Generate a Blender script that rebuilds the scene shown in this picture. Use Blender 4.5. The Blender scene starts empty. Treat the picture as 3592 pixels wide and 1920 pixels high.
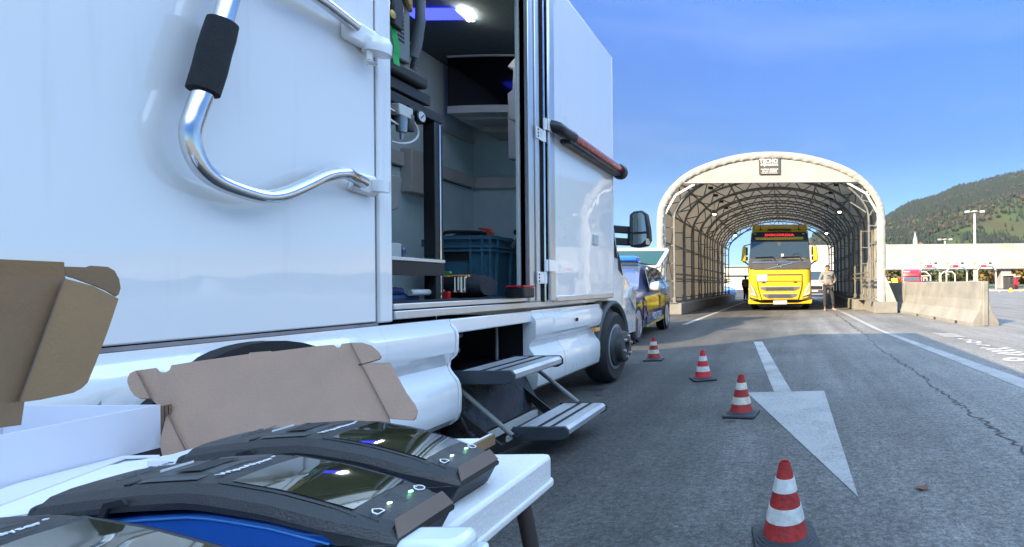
import bpy, bmesh, math, random
import numpy as np
from mathutils import Vector, Matrix
R = math.radians
C = bpy.context.scene.collection
scene = bpy.context.scene
random.seed(7)
# ---------------------------------------------------------------- camera
ROLL = R(0.5); F = 1800.0; CX = 2760.0; CY = 1000.0; W0, H0 = 3592.0, 1920.0
cam = bpy.data.cameras.new("camera")
cam.sensor_width = 36.0; cam.lens = 36.0 * F / W0
cam.shift_x = -(CX - W0 / 2) / W0; cam.shift_y = (CY - H0 / 2) / W0
cam.clip_start = 0.05; cam.clip_end = 30000
camo = bpy.data.objects.new("camera", cam); C.objects.link(camo)
camo.matrix_world = Matrix.Translation((0, 0, 1.0)) @ Matrix.Rotation(R(90), 4, 'X') @ Matrix.Rotation(-ROLL, 4, 'Z')
scene.camera = camo
# ---------------------------------------------------------------- light
SUN_AZ, SUN_EL = R(42), R(27.5)      # the sun stands behind on the left; light travels to +X +Y
w = bpy.data.worlds.new("World"); scene.world = w; w.use_nodes = True
nt = w.node_tree; nt.nodes.clear()
sky = nt.nodes.new('ShaderNodeTexSky'); sky.sky_type = 'NISHITA'; sky.sun_disc = False
sky.sun_elevation = SUN_EL; sky.sun_rotation = SUN_AZ + math.pi
sky.altitude = 700; sky.air_density = 1.0; sky.dust_density = 0.25; sky.ozone_density = 3.0
bg = nt.nodes.new('ShaderNodeBackground'); bg.inputs[1].default_value = 0.15
out = nt.nodes.new('ShaderNodeOutputWorld')

# added ramp: sky dimmed near the horizon, boosted higher up to brighten the shade
tcw = nt.nodes.new('ShaderNodeTexCoord'); sx_ = nt.nodes.new('ShaderNodeSeparateXYZ'); nt.links.new(tcw.outputs['Generated'], sx_.inputs[0])
cr_ = nt.nodes.new('ShaderNodeValToRGB'); nt.links.new(sx_.outputs['Z'], cr_.inputs[0]); el = cr_.color_ramp.elements
stops = [(0.0, (.11, .15, .185)), (.25, (.078, .122, .175)), (.40, (.10, .165, .28)), (.485, (.14, .22, .36)), (.56, (4.2, 3.0, 1.9)), (.75, (2.6, 2.15, 1.6)), (1.0, (1.5, 1.4, 1.2))]
el[0].position, el[0].color = 0.0, (*stops[0][1], 1); el[1].position, el[1].color = 1.0, (*stops[-1][1], 1)
for p_, c_ in stops[1:-1]: e_ = el.new(p_); e_.color = (*c_, 1)
mw = nt.nodes.new('ShaderNodeMix'); mw.data_type = 'RGBA'; mw.blend_type = 'MULTIPLY'; mw.inputs[0].default_value = 1
nt.links.new(sky.outputs[0], mw.inputs[6]); nt.links.new(cr_.outputs[0], mw.inputs[7]); nt.links.new(mw.outputs[2], bg.inputs[0])
# faint streaks of high cirrus
mpw = nt.nodes.new('ShaderNodeMapping'); mpw.inputs['Rotation'].default_value = (0, R(14), 0); mpw.inputs['Scale'].default_value = (1.6, 1.2, 9); nt.links.new(tcw.outputs['Generated'], mpw.inputs[0])
nz = nt.nodes.new('ShaderNodeTexNoise'); nz.inputs['Scale'].default_value = 1.7; nz.inputs['Detail'].default_value = 7; nt.links.new(mpw.outputs[0], nz.inputs['Vector'])
rz_ = nt.nodes.new('ShaderNodeMapRange'); rz_.inputs[1].default_value = .52; rz_.inputs[2].default_value = .80; rz_.inputs[4].default_value = .12; nt.links.new(nz.outputs[0], rz_.inputs[0])
mc = nt.nodes.new('ShaderNodeMix'); mc.data_type = 'RGBA'; nt.links.new(rz_.outputs[0], mc.inputs[0]); nt.links.new(mw.outputs[2], mc.inputs[6]); mc.inputs[7].default_value = (.9, 1.05, 1.3, 1); nt.links.new(mc.outputs[2], bg.inputs[0])
nt.links.new(bg.outputs[0], out.inputs[0])
sl = bpy.data.lights.new("sun", 'SUN'); sl.energy = 2.4; sl.angle = R(0.53); sl.color = (1.0, 0.77, 0.47)
so = bpy.data.objects.new("sun", sl); C.objects.link(so)
sd = Vector((math.sin(SUN_AZ) * math.cos(SUN_EL), math.cos(SUN_AZ) * math.cos(SUN_EL), -math.sin(SUN_EL)))
so.rotation_euler = sd.to_track_quat('-Z', 'Y').to_euler(); so.location = (-20, -20, 20)
scene.view_settings.view_transform = 'Standard'; scene.view_settings.look = 'None'
scene.view_settings.exposure = 2.6; scene.view_settings.gamma = 1.0
scene.cycles.max_bounces = 7; scene.cycles.diffuse_bounces = 3; scene.cycles.glossy_bounces = 3
scene.cycles.transparent_max_bounces = 8; scene.cycles.volume_bounces = 0
scene.cycles.volume_step_rate = 4.0; scene.cycles.caustics_reflective = False; scene.cycles.caustics_refractive = False
# ---------------------------------------------------------------- measuring: a pixel of the photograph on a known plane
def ray(px, py):
    u = px - CX; v = CY - py
    return ((u * math.cos(ROLL) + v * math.sin(ROLL)) / F, (-u * math.sin(ROLL) + v * math.cos(ROLL)) / F)
def onY(px, py, Y):
    a, b = ray(px, py); return Vector((a * Y, Y, 1 + b * Y))
def onX(px, py, X):
    a, b = ray(px, py); Y = X / a; return Vector((X, Y, 1 + b * Y))
def onZ(px, py, Z):
    a, b = ray(px, py); Y = (Z - 1) / b; return Vector((a * Y, Y, Z))
def onP(px, py, p, n):
    a, b = ray(px, py); d = Vector((a, 1, b)); o = Vector((0, 0, 1))
    t = (Vector(p) - o).dot(Vector(n)) / d.dot(Vector(n)); return o + d * t
# ---------------------------------------------------------------- materials
def mat(name, col, rough=0.5, metal=0.0, var=0.08, scale=6.0, bump=0.0, bscale=60.0, coat=0.0, spec=0.5, emit=None, estr=1.0, trans=0.0, alpha=1.0, col2=None, stretch=None, detail=5.0):
    m = bpy.data.materials.new(name); m.use_nodes = True
    n = m.node_tree.nodes; l = m.node_tree.links; b = n['Principled BSDF']
    c = tuple(col) + (1,)
    b.inputs['Roughness'].default_value = rough; b.inputs['Metallic'].default_value = metal
    b.inputs['Specular IOR Level'].default_value = spec
    b.inputs['Coat Weight'].default_value = coat; b.inputs['Coat Roughness'].default_value = 0.04
    b.inputs['Transmission Weight'].default_value = trans; b.inputs['Alpha'].default_value = alpha
    if emit: b.inputs['Emission Color'].default_value = tuple(emit) + (1,); b.inputs['Emission Strength'].default_value = estr
    tc = n.new('ShaderNodeTexCoord'); mp = n.new('ShaderNodeMapping'); l.new(tc.outputs['Object'], mp.inputs[0])
    if stretch: mp.inputs['Scale'].default_value = stretch
    if var > 0 or col2:
        t = n.new('ShaderNodeTexNoise'); t.inputs['Scale'].default_value = scale; t.inputs['Detail'].default_value = detail; t.inputs['Roughness'].default_value = 0.62
        l.new(mp.outputs[0], t.inputs['Vector'])
        mx = n.new('ShaderNodeMix'); mx.data_type = 'RGBA'
        lo = col2 if col2 else [x * (1 - 1.6 * var) for x in col]
        hi = col if col2 else [min(1, x * (1 + 1.2 * var)) for x in col]
        mx.inputs[6].default_value = tuple(lo) + (1,); mx.inputs[7].default_value = tuple(hi) + (1,)
        rp = n.new('ShaderNodeMapRange'); rp.inputs[1].default_value = .32; rp.inputs[2].default_value = .68
        l.new(t.outputs[0], rp.inputs[0]); l.new(rp.outputs[0], mx.inputs[0]); l.new(mx.outputs[2], b.inputs['Base Color'])
        mr = n.new('ShaderNodeMapRange'); mr.inputs[1].default_value = .3; mr.inputs[2].default_value = .7
        mr.inputs[3].default_value = max(0.02, rough * .85); mr.inputs[4].default_value = min(1, rough * 1.2)
        l.new(t.outputs[0], mr.inputs[0]); l.new(mr.outputs[0], b.inputs['Roughness'])
    else: b.inputs['Base Color'].default_value = c
    if bump > 0:
        t2 = n.new('ShaderNodeTexNoise'); t2.inputs['Scale'].default_value = bscale; t2.inputs['Detail'].default_value = 4
        l.new(mp.outputs[0], t2.inputs['Vector'])
        bp = n.new('ShaderNodeBump'); bp.inputs['Strength'].default_value = bump; bp.inputs['Distance'].default_value = 0.02
        l.new(t2.outputs[0], bp.inputs['Height']); l.new(bp.outputs[0], b.inputs['Normal'])
    return m
M = {}
# ---------------------------------------------------------------- mesh builder
def tag(o, label=None, cat=None, group=None, kind=None):
    if label: o['label'] = label
    if cat: o['category'] = cat
    if group: o['group'] = group
    if kind: o['kind'] = kind
    return o
def wloc(o):
    v = Vector((0, 0, 0))
    while o: v += o.location; o = o.parent
    return v
def root(name, loc, label, cat, group=None, kind=None):
    o = bpy.data.objects.new(name, None); C.objects.link(o); o.location = loc; o.empty_display_size = .1
    return tag(o, label, cat, group, kind)
class MB:
    def __init__(s): s.v = []; s.f = []; s.mi = []; s.cur = 0
    def add(s, vs, fs):
        b = len(s.v); s.v += [tuple(x) for x in vs]; s.f += [tuple(i + b for i in f) for f in fs]; s.mi += [s.cur] * len(fs); return s
    def box(s, x0, x1, y0, y1, z0, z1):
        vs = [(x, y, z) for z in (z0, z1) for y in (y0, y1) for x in (x0, x1)]
        return s.add(vs, [(0, 2, 3, 1), (4, 5, 7, 6), (0, 1, 5, 4), (2, 6, 7, 3), (0, 4, 6, 2), (1, 3, 7, 5)])
    def beam(s, p, q, w_, h=None, up=(0, 0, 1)):
        h = h or w_; p = Vector(p); q = Vector(q); d = (q - p).normalized(); u = Vector(up)
        if abs(d.dot(u)) > .95: u = Vector((0, 1, 0)) if abs(d.y) < .9 else Vector((1, 0, 0))
        a = d.cross(u).normalized(); b = a.cross(d).normalized(); a *= w_ / 2; b *= h / 2
        vs = [p - a - b, p + a - b, p + a + b, p - a + b, q - a - b, q + a - b, q + a + b, q - a + b]
        return s.add(vs, [(0, 1, 2, 3), (7, 6, 5, 4), (0, 4, 5, 1), (1, 5, 6, 2), (2, 6, 7, 3), (3, 7, 4, 0)])
    def tube(s, pts, r, n=10, closed=False, cap=True):
        pts = [Vector(p) for p in pts]; N = len(pts); rs = r if isinstance(r, (list, tuple)) else [r] * N
        t0 = (pts[1] - pts[0]).normalized(); u = Vector((0, 0, 1)) if abs(t0.z) < .9 else Vector((1, 0, 0)); a = t0.cross(u).normalized()
        vs = []
        for i, p in enumerate(pts):
            t = (pts[min(i + 1, N - 1)] - pts[max(i - 1, 0)]).normalized()
            a = (a - t * a.dot(t)).normalized(); b = t.cross(a)
            vs += [p + (a * math.cos(2 * math.pi * k / n) + b * math.sin(2 * math.pi * k / n)) * rs[i] for k in range(n)]
        fs = [(i * n + k, i * n + (k + 1) % n, (i + 1) * n + (k + 1) % n, (i + 1) * n + k) for i in range(N - 1) for k in range(n)]
        if cap: fs += [tuple(range(n))[::-1], tuple((N - 1) * n + k for k in range(n))]
        return s.add(vs, fs)
    def lathe(s, prof, o=(0, 0, 0), axis='Z', n=24, a0=0, flip=False):
        # prof: (radius, along)
        vs = []
        for r_, h in prof:
            for k in range(n):
                an = a0 + 2 * math.pi * k / n; c, d = r_ * math.cos(an), r_ * math.sin(an)
                vs.append({'Z': (o[0] + c, o[1] + d, o[2] + h), 'X': (o[0] + h, o[1] + c, o[2] + d), 'Y': (o[0] + d, o[1] + h, o[2] + c)}[axis])
        m = len(prof); fs = [(i * n + k, i * n + (k + 1) % n, (i + 1) * n + (k + 1) % n, (i + 1) * n + k) for i in range(m - 1) for k in range(n)]
        if prof[0][0] > 1e-6: fs.append(tuple(range(n))[::-1])
        if prof[-1][0] > 1e-6: fs.append(tuple((m - 1) * n + k for k in range(n)))
        return s.add(vs, fs)
    def prism(s, poly, a, b, axis='Y'):
        # poly: 2d points in the two other axes (order x,y,z); extruded along axis from a to b
        def P(p, t): return {'X': (t, p[0], p[1]), 'Y': (p[0], t, p[1]), 'Z': (p[0], p[1], t)}[axis]
        n = len(poly); vs = [P(p, a) for p in poly] + [P(p, b) for p in poly]
        return s.add(vs, [tuple(range(n)), tuple(range(2 * n - 1, n - 1, -1))] + [(i, i + n, (i + 1) % n + n, (i + 1) % n) for i in range(n)])
    def slab(s, pts, nrm, t):
        # 3d outline pushed along nrm by t
        n = len(pts); nv = Vector(nrm).normalized() * t; vs = [Vector(p) for p in pts] + [Vector(p) + nv for p in pts]
        return s.add(vs, [tuple(range(n)), tuple(range(2 * n - 1, n - 1, -1))] + [(i, i + n, (i + 1) % n + n, (i + 1) % n) for i in range(n)])
    def loft(s, rings, cap=True, closed=True):
        n = len(rings[0]); m = len(rings); vs = [p for r_ in rings for p in r_]; K = n if closed else n - 1
        fs = [(i * n + k, i * n + (k + 1) % n, (i + 1) * n + (k + 1) % n, (i + 1) * n + k) for i in range(m - 1) for k in range(K)]
        if cap: fs += [tuple(range(n))[::-1], tuple((m - 1) * n + k for k in range(n))]
        return s.add(vs, fs)
    def build(s, name, m, parent=None, smooth=False, bevel=0, ang=35, seg=2, label=None):
        off = wloc(parent) if parent else Vector((0, 0, 0))
        me = bpy.data.meshes.new(name); me.from_pydata([(x[0] - off.x, x[1] - off.y, x[2] - off.z) for x in s.v], [], s.f)
        ms = m if isinstance(m, (list, tuple)) else [m]
        for x in ms: me.materials.append(x)
        if len(ms) > 1: me.polygons.foreach_set('material_index', s.mi)
        b = bmesh.new(); b.from_mesh(me); bmesh.ops.recalc_face_normals(b, faces=b.faces); b.to_mesh(me); b.free()
        if smooth:
            me.polygons.foreach_set('use_smooth', [True] * len(me.polygons)); me.set_sharp_from_angle(angle=R(ang))
        me.update()
        o = bpy.data.objects.new(name, me); C.objects.link(o)
        if parent: o.parent = parent
        if bevel:
            md = o.modifiers.new('bevel', 'BEVEL'); md.width = bevel; md.segments = seg; md.limit_method = 'ANGLE'; md.angle_limit = R(40)
            if not smooth: me.polygons.foreach_set('use_smooth', [True] * len(me.polygons)); me.set_sharp_from_angle(angle=R(30)); md.harden_normals = False
        if label: o['label'] = label
        return o
def B(): return MB()
def sheet(name, polys, z, m, kind='structure', label=None, t=0.0):
    b = B()
    for p in polys: b.add([(q[0], q[1], z) for q in p], [tuple(range(len(p)))])
    o = b.build(name, m); 
    for pl in o.data.polygons:
        if pl.normal.z < 0: pl.flip()
    return tag(o, label, None, None, kind)
def text(name, s, size, loc, rot, m, parent, ext=0.002, sx=1.0, align='CENTER', space=1.0, off=0.0, shear=0.0):
    cu = bpy.data.curves.new(name, 'FONT'); cu.body = s; cu.size = size; cu.extrude = ext; cu.align_x = align; cu.align_y = 'CENTER'
    cu.space_character = space; cu.offset = off; cu.shear = shear; cu.resolution_u = 3
    tmp = bpy.data.objects.new(name, cu); me = bpy.data.meshes.new_from_object(tmp); bpy.data.objects.remove(tmp); bpy.data.curves.remove(cu)
    me.materials.clear(); me.materials.append(m); o = bpy.data.objects.new(name, me); C.objects.link(o); o.parent = parent
    o.location = Vector(loc) - wloc(parent); o.rotation_euler = rot; o.scale = (sx, 1, 1); return o
def kids(o): return [c for c in bpy.data.objects if c.parent == o]
def copy_tree(o, parent=None):
    c = o.copy(); C.objects.link(c)
    if parent: c.parent = parent
    for k in list(kids(o)): copy_tree(k, c)
    return c
def smooth_path(pts, k=6):
    P = [Vector(p) for p in pts]; P = [P[0] * 2 - P[1]] + P + [P[-1] * 2 - P[-2]]; o = []
    for i in range(1, len(P) - 2):
        for j in range(k):
            t = j / k; a, b, c, d = P[i - 1], P[i], P[i + 1], P[i + 2]
            o.append(.5 * ((2 * b) + (c - a) * t + (2 * a - 5 * b + 4 * c - d) * t * t + (3 * b - 3 * c + d - a) * t ** 3))
    o.append(P[-2]); return o
def rrect(x0, x1, y0, y1, r, n=4):
    o = []
    for cx, cy, a in ((x1 - r, y1 - r, 0), (x0 + r, y1 - r, 90), (x0 + r, y0 + r, 180), (x1 - r, y0 + r, 270)):
        o += [(cx + r * math.cos(R(a + 90 * k / n)), cy + r * math.sin(R(a + 90 * k / n))) for k in range(n + 1)]
    return o
def vnoise(x, y, seed=0):
    def h(i, j): 
        k = (i * 374761393 + j * 668265263 + seed * 982451653) & 0xffffffff; k = ((k ^ (k >> 13)) * 1274126177) & 0xffffffff
        return (k & 0xffff) / 65535.0
    i, j = math.floor(x), math.floor(y); fx, fy = x - i, y - j; fx = fx * fx * (3 - 2 * fx); fy = fy * fy * (3 - 2 * fy)
    return (h(i, j) * (1 - fx) + h(i + 1, j) * fx) * (1 - fy) + (h(i, j + 1) * (1 - fx) + h(i + 1, j + 1) * fx) * fy
def fbm(x, y, o=4, seed=0):
    s = 0; a = .5
    for k in range(o): s += a * vnoise(x, y, seed + k); x *= 2.03; y *= 2.03; a *= .5
    return s
FY = (R(90), 0, 0)           # lettering that faces the camera side (-Y)
FX = (R(90), 0, R(90))       # lettering that faces +X
# ================================================================ ground
def asphalt():
    m = bpy.data.materials.new('asphalt'); m.use_nodes = True; n = m.node_tree.nodes; l = m.node_tree.links; b = n['Principled BSDF']
    g = n.new('ShaderNodeNewGeometry')
    def noise(sc, det=6, rough=.6, vec=None):
        t = n.new('ShaderNodeTexNoise'); t.inputs['Scale'].default_value = sc; t.inputs['Detail'].default_value = det; t.inputs['Roughness'].default_value = rough
        l.new(vec or g.outputs['Position'], t.inputs['Vector']); return t
    def ramp(src, a, b_, c0, c1):
        r_ = n.new('ShaderNodeMapRange'); r_.inputs[1].default_value = a; r_.inputs[2].default_value = b_; r_.inputs[3].default_value = c0; r_.inputs[4].default_value = c1
        l.new(src, r_.inputs[0]); return r_.outputs[0]
    def mul(x, y):
        r_ = n.new('ShaderNodeMath'); r_.operation = 'MULTIPLY'; l.new(x, r_.inputs[0]); l.new(y, r_.inputs[1]); return r_.outputs[0]
    fine = noise(95, 5, .75).outputs[0]; med = noise(9, 5).outputs[0]; big = noise(.55, 5).outputs[0]
    mp = n.new('ShaderNodeMapping'); mp.inputs['Scale'].default_value = (2.4, .13, 1); l.new(g.outputs['Position'], mp.inputs[0])
    st = noise(1.0, 5, .6, mp.outputs[0]).outputs[0]
    mp2 = n.new('ShaderNodeMapping'); mp2.inputs['Scale'].default_value = (1.2, 4.0, 1); l.new(g.outputs['Position'], mp2.inputs[0])
    vo = noise(22, 3, .55, mp2.outputs[0]).outputs[0]
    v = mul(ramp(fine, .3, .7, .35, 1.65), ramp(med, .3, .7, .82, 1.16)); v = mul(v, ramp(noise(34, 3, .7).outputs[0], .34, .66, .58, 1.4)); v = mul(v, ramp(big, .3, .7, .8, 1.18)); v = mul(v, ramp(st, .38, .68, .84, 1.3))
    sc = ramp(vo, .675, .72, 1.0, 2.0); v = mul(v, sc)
    sxx = n.new('ShaderNodeSeparateXYZ'); l.new(g.outputs['Position'], sxx.inputs[0]); av = n.new('ShaderNodeMath'); av.operation = 'MULTIPLY_ADD'; l.new(big, av.inputs[0]); av.inputs[1].default_value = 1.6; l.new(sxx.outputs['X'], av.inputs[2]); v = mul(v, ramp(av.outputs[0], -.3, 2.2, .42, 1.08))  # shade on the van side painted into the colour: asphalt darkens to the left
    cm = n.new('ShaderNodeMix'); cm.data_type = 'RGBA'; cm.blend_type = 'MULTIPLY'; cm.inputs[0].default_value = 1
    cm.inputs[6].default_value = (.132, .130, .124, 1)
    cb = n.new('ShaderNodeCombineColor')
    for i in range(3): l.new(v, cb.inputs[i])
    l.new(cb.outputs[0], cm.inputs[7]); l.new(cm.outputs[2], b.inputs['Base Color'])
    b.inputs['Roughness'].default_value = .82; b.inputs['Specular IOR Level'].default_value = .35
    bp = n.new('ShaderNodeBump'); bp.inputs['Strength'].default_value = .5; bp.inputs['Distance'].default_value = .008
    l.new(fine, bp.inputs['Height']); l.new(bp.outputs[0], b.inputs['Normal'])
    return m
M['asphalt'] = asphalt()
def paint(name, col, wear=.5, fs=60):
    m = mat(name, col, .7, var=.0); n = m.node_tree.nodes; l = m.node_tree.links; b = n['Principled BSDF']
    g = n.new('ShaderNodeNewGeometry'); t = n.new('ShaderNodeTexNoise'); t.inputs['Scale'].default_value = fs; t.inputs['Detail'].default_value = 6; t.inputs['Roughness'].default_value = .75
    l.new(g.outputs['Position'], t.inputs['Vector'])
    t3 = n.new('ShaderNodeTexNoise'); t3.inputs['Scale'].default_value = 3; t3.inputs['Detail'].default_value = 4; l.new(g.outputs['Position'], t3.inputs['Vector'])
    ad = n.new('ShaderNodeMath'); ad.operation = 'MULTIPLY_ADD'; l.new(t3.outputs[0], ad.inputs[0]); ad.inputs[1].default_value = .5; l.new(t.outputs[0], ad.inputs[2])
    r_ = n.new('ShaderNodeMapRange'); r_.inputs[1].default_value = .25 + .5 * wear; r_.inputs[2].default_value = .48 + .5 * wear; l.new(ad.outputs[0], r_.inputs[0])
    mx = n.new('ShaderNodeMix'); mx.data_type = 'RGBA'; l.new(r_.outputs[0], mx.inputs[0]); mx.inputs[6].default_value = (.13, .125, .12, 1); mx.inputs[7].default_value = tuple(col) + (1,)
    l.new(mx.outputs[2], b.inputs['Base Color']); return m
M['mark_old'] = paint('worn_white_paint', (.29, .29, .285), .60)
M['mark'] = paint('white_road_paint', (.36, .355, .34), .40)
M['grass'] = mat('grass_field', (.075, .10, .035), .9, var=.0, col2=(.05, .062, .03), scale=.05)
M['crack'] = mat('tar_crack', (.035, .035, .035), .9, var=.2, scale=30)
sheet('ground', [[(-4000, -300), (4000, -300), (4000, 5200), (-4000, 5200)]], -.03, M['grass'])
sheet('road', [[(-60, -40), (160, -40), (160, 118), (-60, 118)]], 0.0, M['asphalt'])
def gz(pts, z=0): return [tuple(onZ(x, y, z))[:2] for x, y in pts]
sheet('arrow_marking', [gz([(2644, 1199), (2674, 1199), (2777, 1374), (2715, 1374)], .004)[::1], gz([(2620, 1377), (2891, 1371), (3010, 1742)], .004)], .004, M['mark_old'])
sheet('lane_line', [gz([(2960, 1094), (3098, 1160), (3592, 1330), (3720, 1374), (3720, 1409), (3592, 1364), (3062, 1152), (2946, 1094)], .004)], .004, M['mark_old'])
sheet('lane_line', [[(-2.72, 13.2), (-2.58, 13.2), (-2.42, 38), (-2.56, 38)]], .004, M['mark_old'])
sheet('lane_line', [[(1.95, 19.6), (2.06, 19.6), (2.16, 70), (2.04, 70)]], .004, M['mark_old'])
# cracks: a jagged strip
def strip(pts, wd, z, jit=0.0, seed=1, sub=14):
    rnd = random.Random(seed); P = [Vector((p[0], p[1], 0)) for p in pts]; Q = []
    for a, b in zip(P, P[1:]):
        for k in range(sub):
            q = a.lerp(b, k / sub); d = (b - a).normalized(); q += Vector((-d.y, d.x, 0)) * rnd.uniform(-jit, jit); Q.append(q)
    Q.append(P[-1]); vs = []; n = len(Q)
    for i, q in enumerate(Q):
        d = (Q[min(i + 1, n - 1)] - Q[max(0, i - 1)]).normalized(); w_ = wd * (1 if not jit else rnd.uniform(.35, 1.5))
        vs += [q + Vector((-d.y, d.x, 0)) * w_ / 2, q - Vector((-d.y, d.x, 0)) * w_ / 2]
    return [(x.x, x.y, z) for x in vs], [(2 * i, 2 * i + 1, 2 * i + 3, 2 * i + 2) for i in range(n - 1)]
b = B(); b.add(*strip(gz([(3025, 1170), (3090, 1226), (3180, 1285), (3262, 1345), (3350, 1408), (3440, 1475), (3510, 1525), (3700, 1668)], 0), .016, .003, .04, 5))
b.add(*strip(gz([(2930, 1100), (2990, 1145), (3025, 1170)], 0), .03, .003, .06, 6))
tag(b.build('pavement_crack', M['crack']), None, None, None, 'structure')
# stencilled marks beside the right-hand line: bent strokes, S O S, bent strokes, O
def gp(x, y): return tuple(onZ(3250 + x * .13276, 1120 + y * .13276, 0))[:2]
b = B()
for k in range(4):
    b.add(*strip([gp(160 + 92 * k, 374 + 27 * k), gp(500 + 96 * k, 388 + 27 * k), gp(700 + 100 * k, 374 + 28 * k)], .085, .004, 0, 1, 3))
for k in range(4):
    b.add(*strip([gp(1425 + 150 * k, 762 + 50 * k), gp(1910 + 170 * k, 800 + 52 * k), gp(2150 + 178 * k, 762 + 52 * k)], .10, .0045, 0, 1, 3))
def ringpts(cx, cy, rx, ry, a0=0, a1=360, n=28): return [gp(cx + rx * math.cos(R(a0 + (a1 - a0) * k / n)), cy + ry * math.sin(R(a0 + (a1 - a0) * k / n))) for k in range(n + 1)]
b.add(*strip(ringpts(1250, 608, 150, 24), .07, .004, 0, 1, 1)); b.add(*strip(ringpts(2315, 1070, 215, 38), .09, .004, 0, 1, 1))
for cx, cy in ((1005, 540), (1490, 682)):
    b.add(*strip([gp(cx - 20, cy - 26), gp(cx - 120, cy - 22), gp(cx - 150, cy - 12), gp(cx - 60, cy - 2), gp(cx + 80, cy + 2), gp(cx + 170, cy + 14), gp(cx + 120, cy + 28), gp(cx - 20, cy + 26)], .06, .004, 0, 1, 3))
tag(b.build('road_lettering', M['mark']), None, None, None, 'structure')
# drain cover-ish stains
M['stain'] = mat('oil_stain', (.035, .035, .036), .6, var=.2, scale=20)
b = B()
for (x, y, rx, ry) in ((2085, 1367, 34, 6), (2097, 1386, 14, 4), (2232, 1274, 13, 3), (2010, 1348, 14, 3), (2560, 1478, 20, 3)):
    b.add([(*tuple(onZ(x + rx * math.cos(t * .3927), y + ry * math.sin(t * .3927), 0))[:2], .003) for t in range(16)], [tuple(range(16))])
tag(b.build('road_stain', M['stain']), None, None, None, 'structure')
# ================================================================ mountains
def ridge(name, m, prof, y0, y1, tx0, tx1, nx, ny, rough=.05, seed=3, foot=0):
    # prof: list (t = X/Y, slope of the skyline at that bearing)
    vs = []
    for j in range(ny + 1):
        g = j / ny; Y = y0 + (y1 - y0) * g
        for i in range(nx + 1):
            t = tx0 + (tx1 - tx0) * i / nx
            s_ = np.interp(t, [p[0] for p in prof], [p[1] for p in prof])
            X = t * Y
            H = s_ * y1 * (g ** 1.12)
            H *= (1 - .0) ; H += (fbm(X / 260, Y / 260, 5, seed) - .47) * rough * y1 * min(1, g * 2.5) * (1 - .55 * g) * min(1, s_ / .12)
            H += (fbm(X / 90, Y / 90, 3, seed + 9) - .45) * rough * .12 * y1 * min(1, g * 3)
            vs.append((X, Y, max(foot, H - 1)))
    for i in range(nx + 1):
        x, y, z = vs[ny * (nx + 1) + i]; vs.append((x * 1.2, y * 1.2, z * .5))
    fs = [(j * (nx + 1) + i, j * (nx + 1) + i + 1, (j + 1) * (nx + 1) + i + 1, (j + 1) * (nx + 1) + i) for j in range(ny + 1) for i in range(nx)]
    b = B(); b.add(vs, fs); o = b.build(name, m, smooth=True, ang=80); tag(o, None, None, None, 'structure'); return vs, nx, ny
def slope_mat():
    m = bpy.data.materials.new('mountain_slope'); m.use_nodes = True; n = m.node_tree.nodes; l = m.node_tree.links; b = n['Principled BSDF']
    g = n.new('ShaderNodeNewGeometry'); t = n.new('ShaderNodeTexNoise'); t.inputs['Scale'].default_value = .006; t.inputs['Detail'].default_value = 8; l.new(g.outputs['Position'], t.inputs['Vector'])
    cr = n.new('ShaderNodeValToRGB'); l.new(t.outputs[0], cr.inputs[0]); e = cr.color_ramp.elements
    e[0].position = .36; e[0].color = (.022, .034, .018, 1); e[1].position = .66; e[1].color = (.05, .043, .026, 1)
    x = e.new(.5); x.color = (.050, .068, .028, 1)
    l.new(cr.outputs[0], b.inputs['Base Color']); b.inputs['Roughness'].default_value = .95; b.inputs['Specular IOR Level'].default_value = .1; return m
M['slope'] = slope_mat()
M['far'] = mat('far_mountain_rock', (.09, .10, .10), .95, var=.35, scale=.004)
RIDGE = [(-.35, .0), (-.1, .0), (-.04,.04), (.0, .07), (.06, .10), (.1, .102), (.19, .128), (.24, .158), (.31, .186), (.38, .206), (.46, .222), (.50, .215), (.6, .17), (.7, .10), (.8, .045), (1.1, .035), (1.4, .03), (1.8, .03), (2.6, .03)]
mv, mnx, mny = ridge('mountain', M['slope'], RIDGE, 620, 1900, -.1, 2.6, 240, 70, .075, 3)
ridge('far_mountain', M['far'], [(-.9, .02), (-.5, .03), (-.32, .052), (-.285, .078), (-.26, .05), (-.235, .07), (-.2, .04), (-.12, .022), (-.07, .03), (0, .05), (.1, .06), (.3, .05)], 3300, 5000, -.9, .5, 90, 14, .03, 21)
def hz(X, Y):
    g = (Y - 620) / (1900 - 620) * mny; t = X / Y; q = (t + .1) / 2.7 * mnx
    i = min(max(int(q), 0), mnx - 1); j = min(max(int(g), 0), mny - 1); fx = q - i; fy = g - j
    Z = lambda a, c: mv[c * (mnx + 1) + a][2]
    return (Z(i, j) * (1 - fx) + Z(i + 1, j) * fx) * (1 - fy) + (Z(i, j + 1) * (1 - fx) + Z(i + 1, j + 1) * fx) * fy
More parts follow.
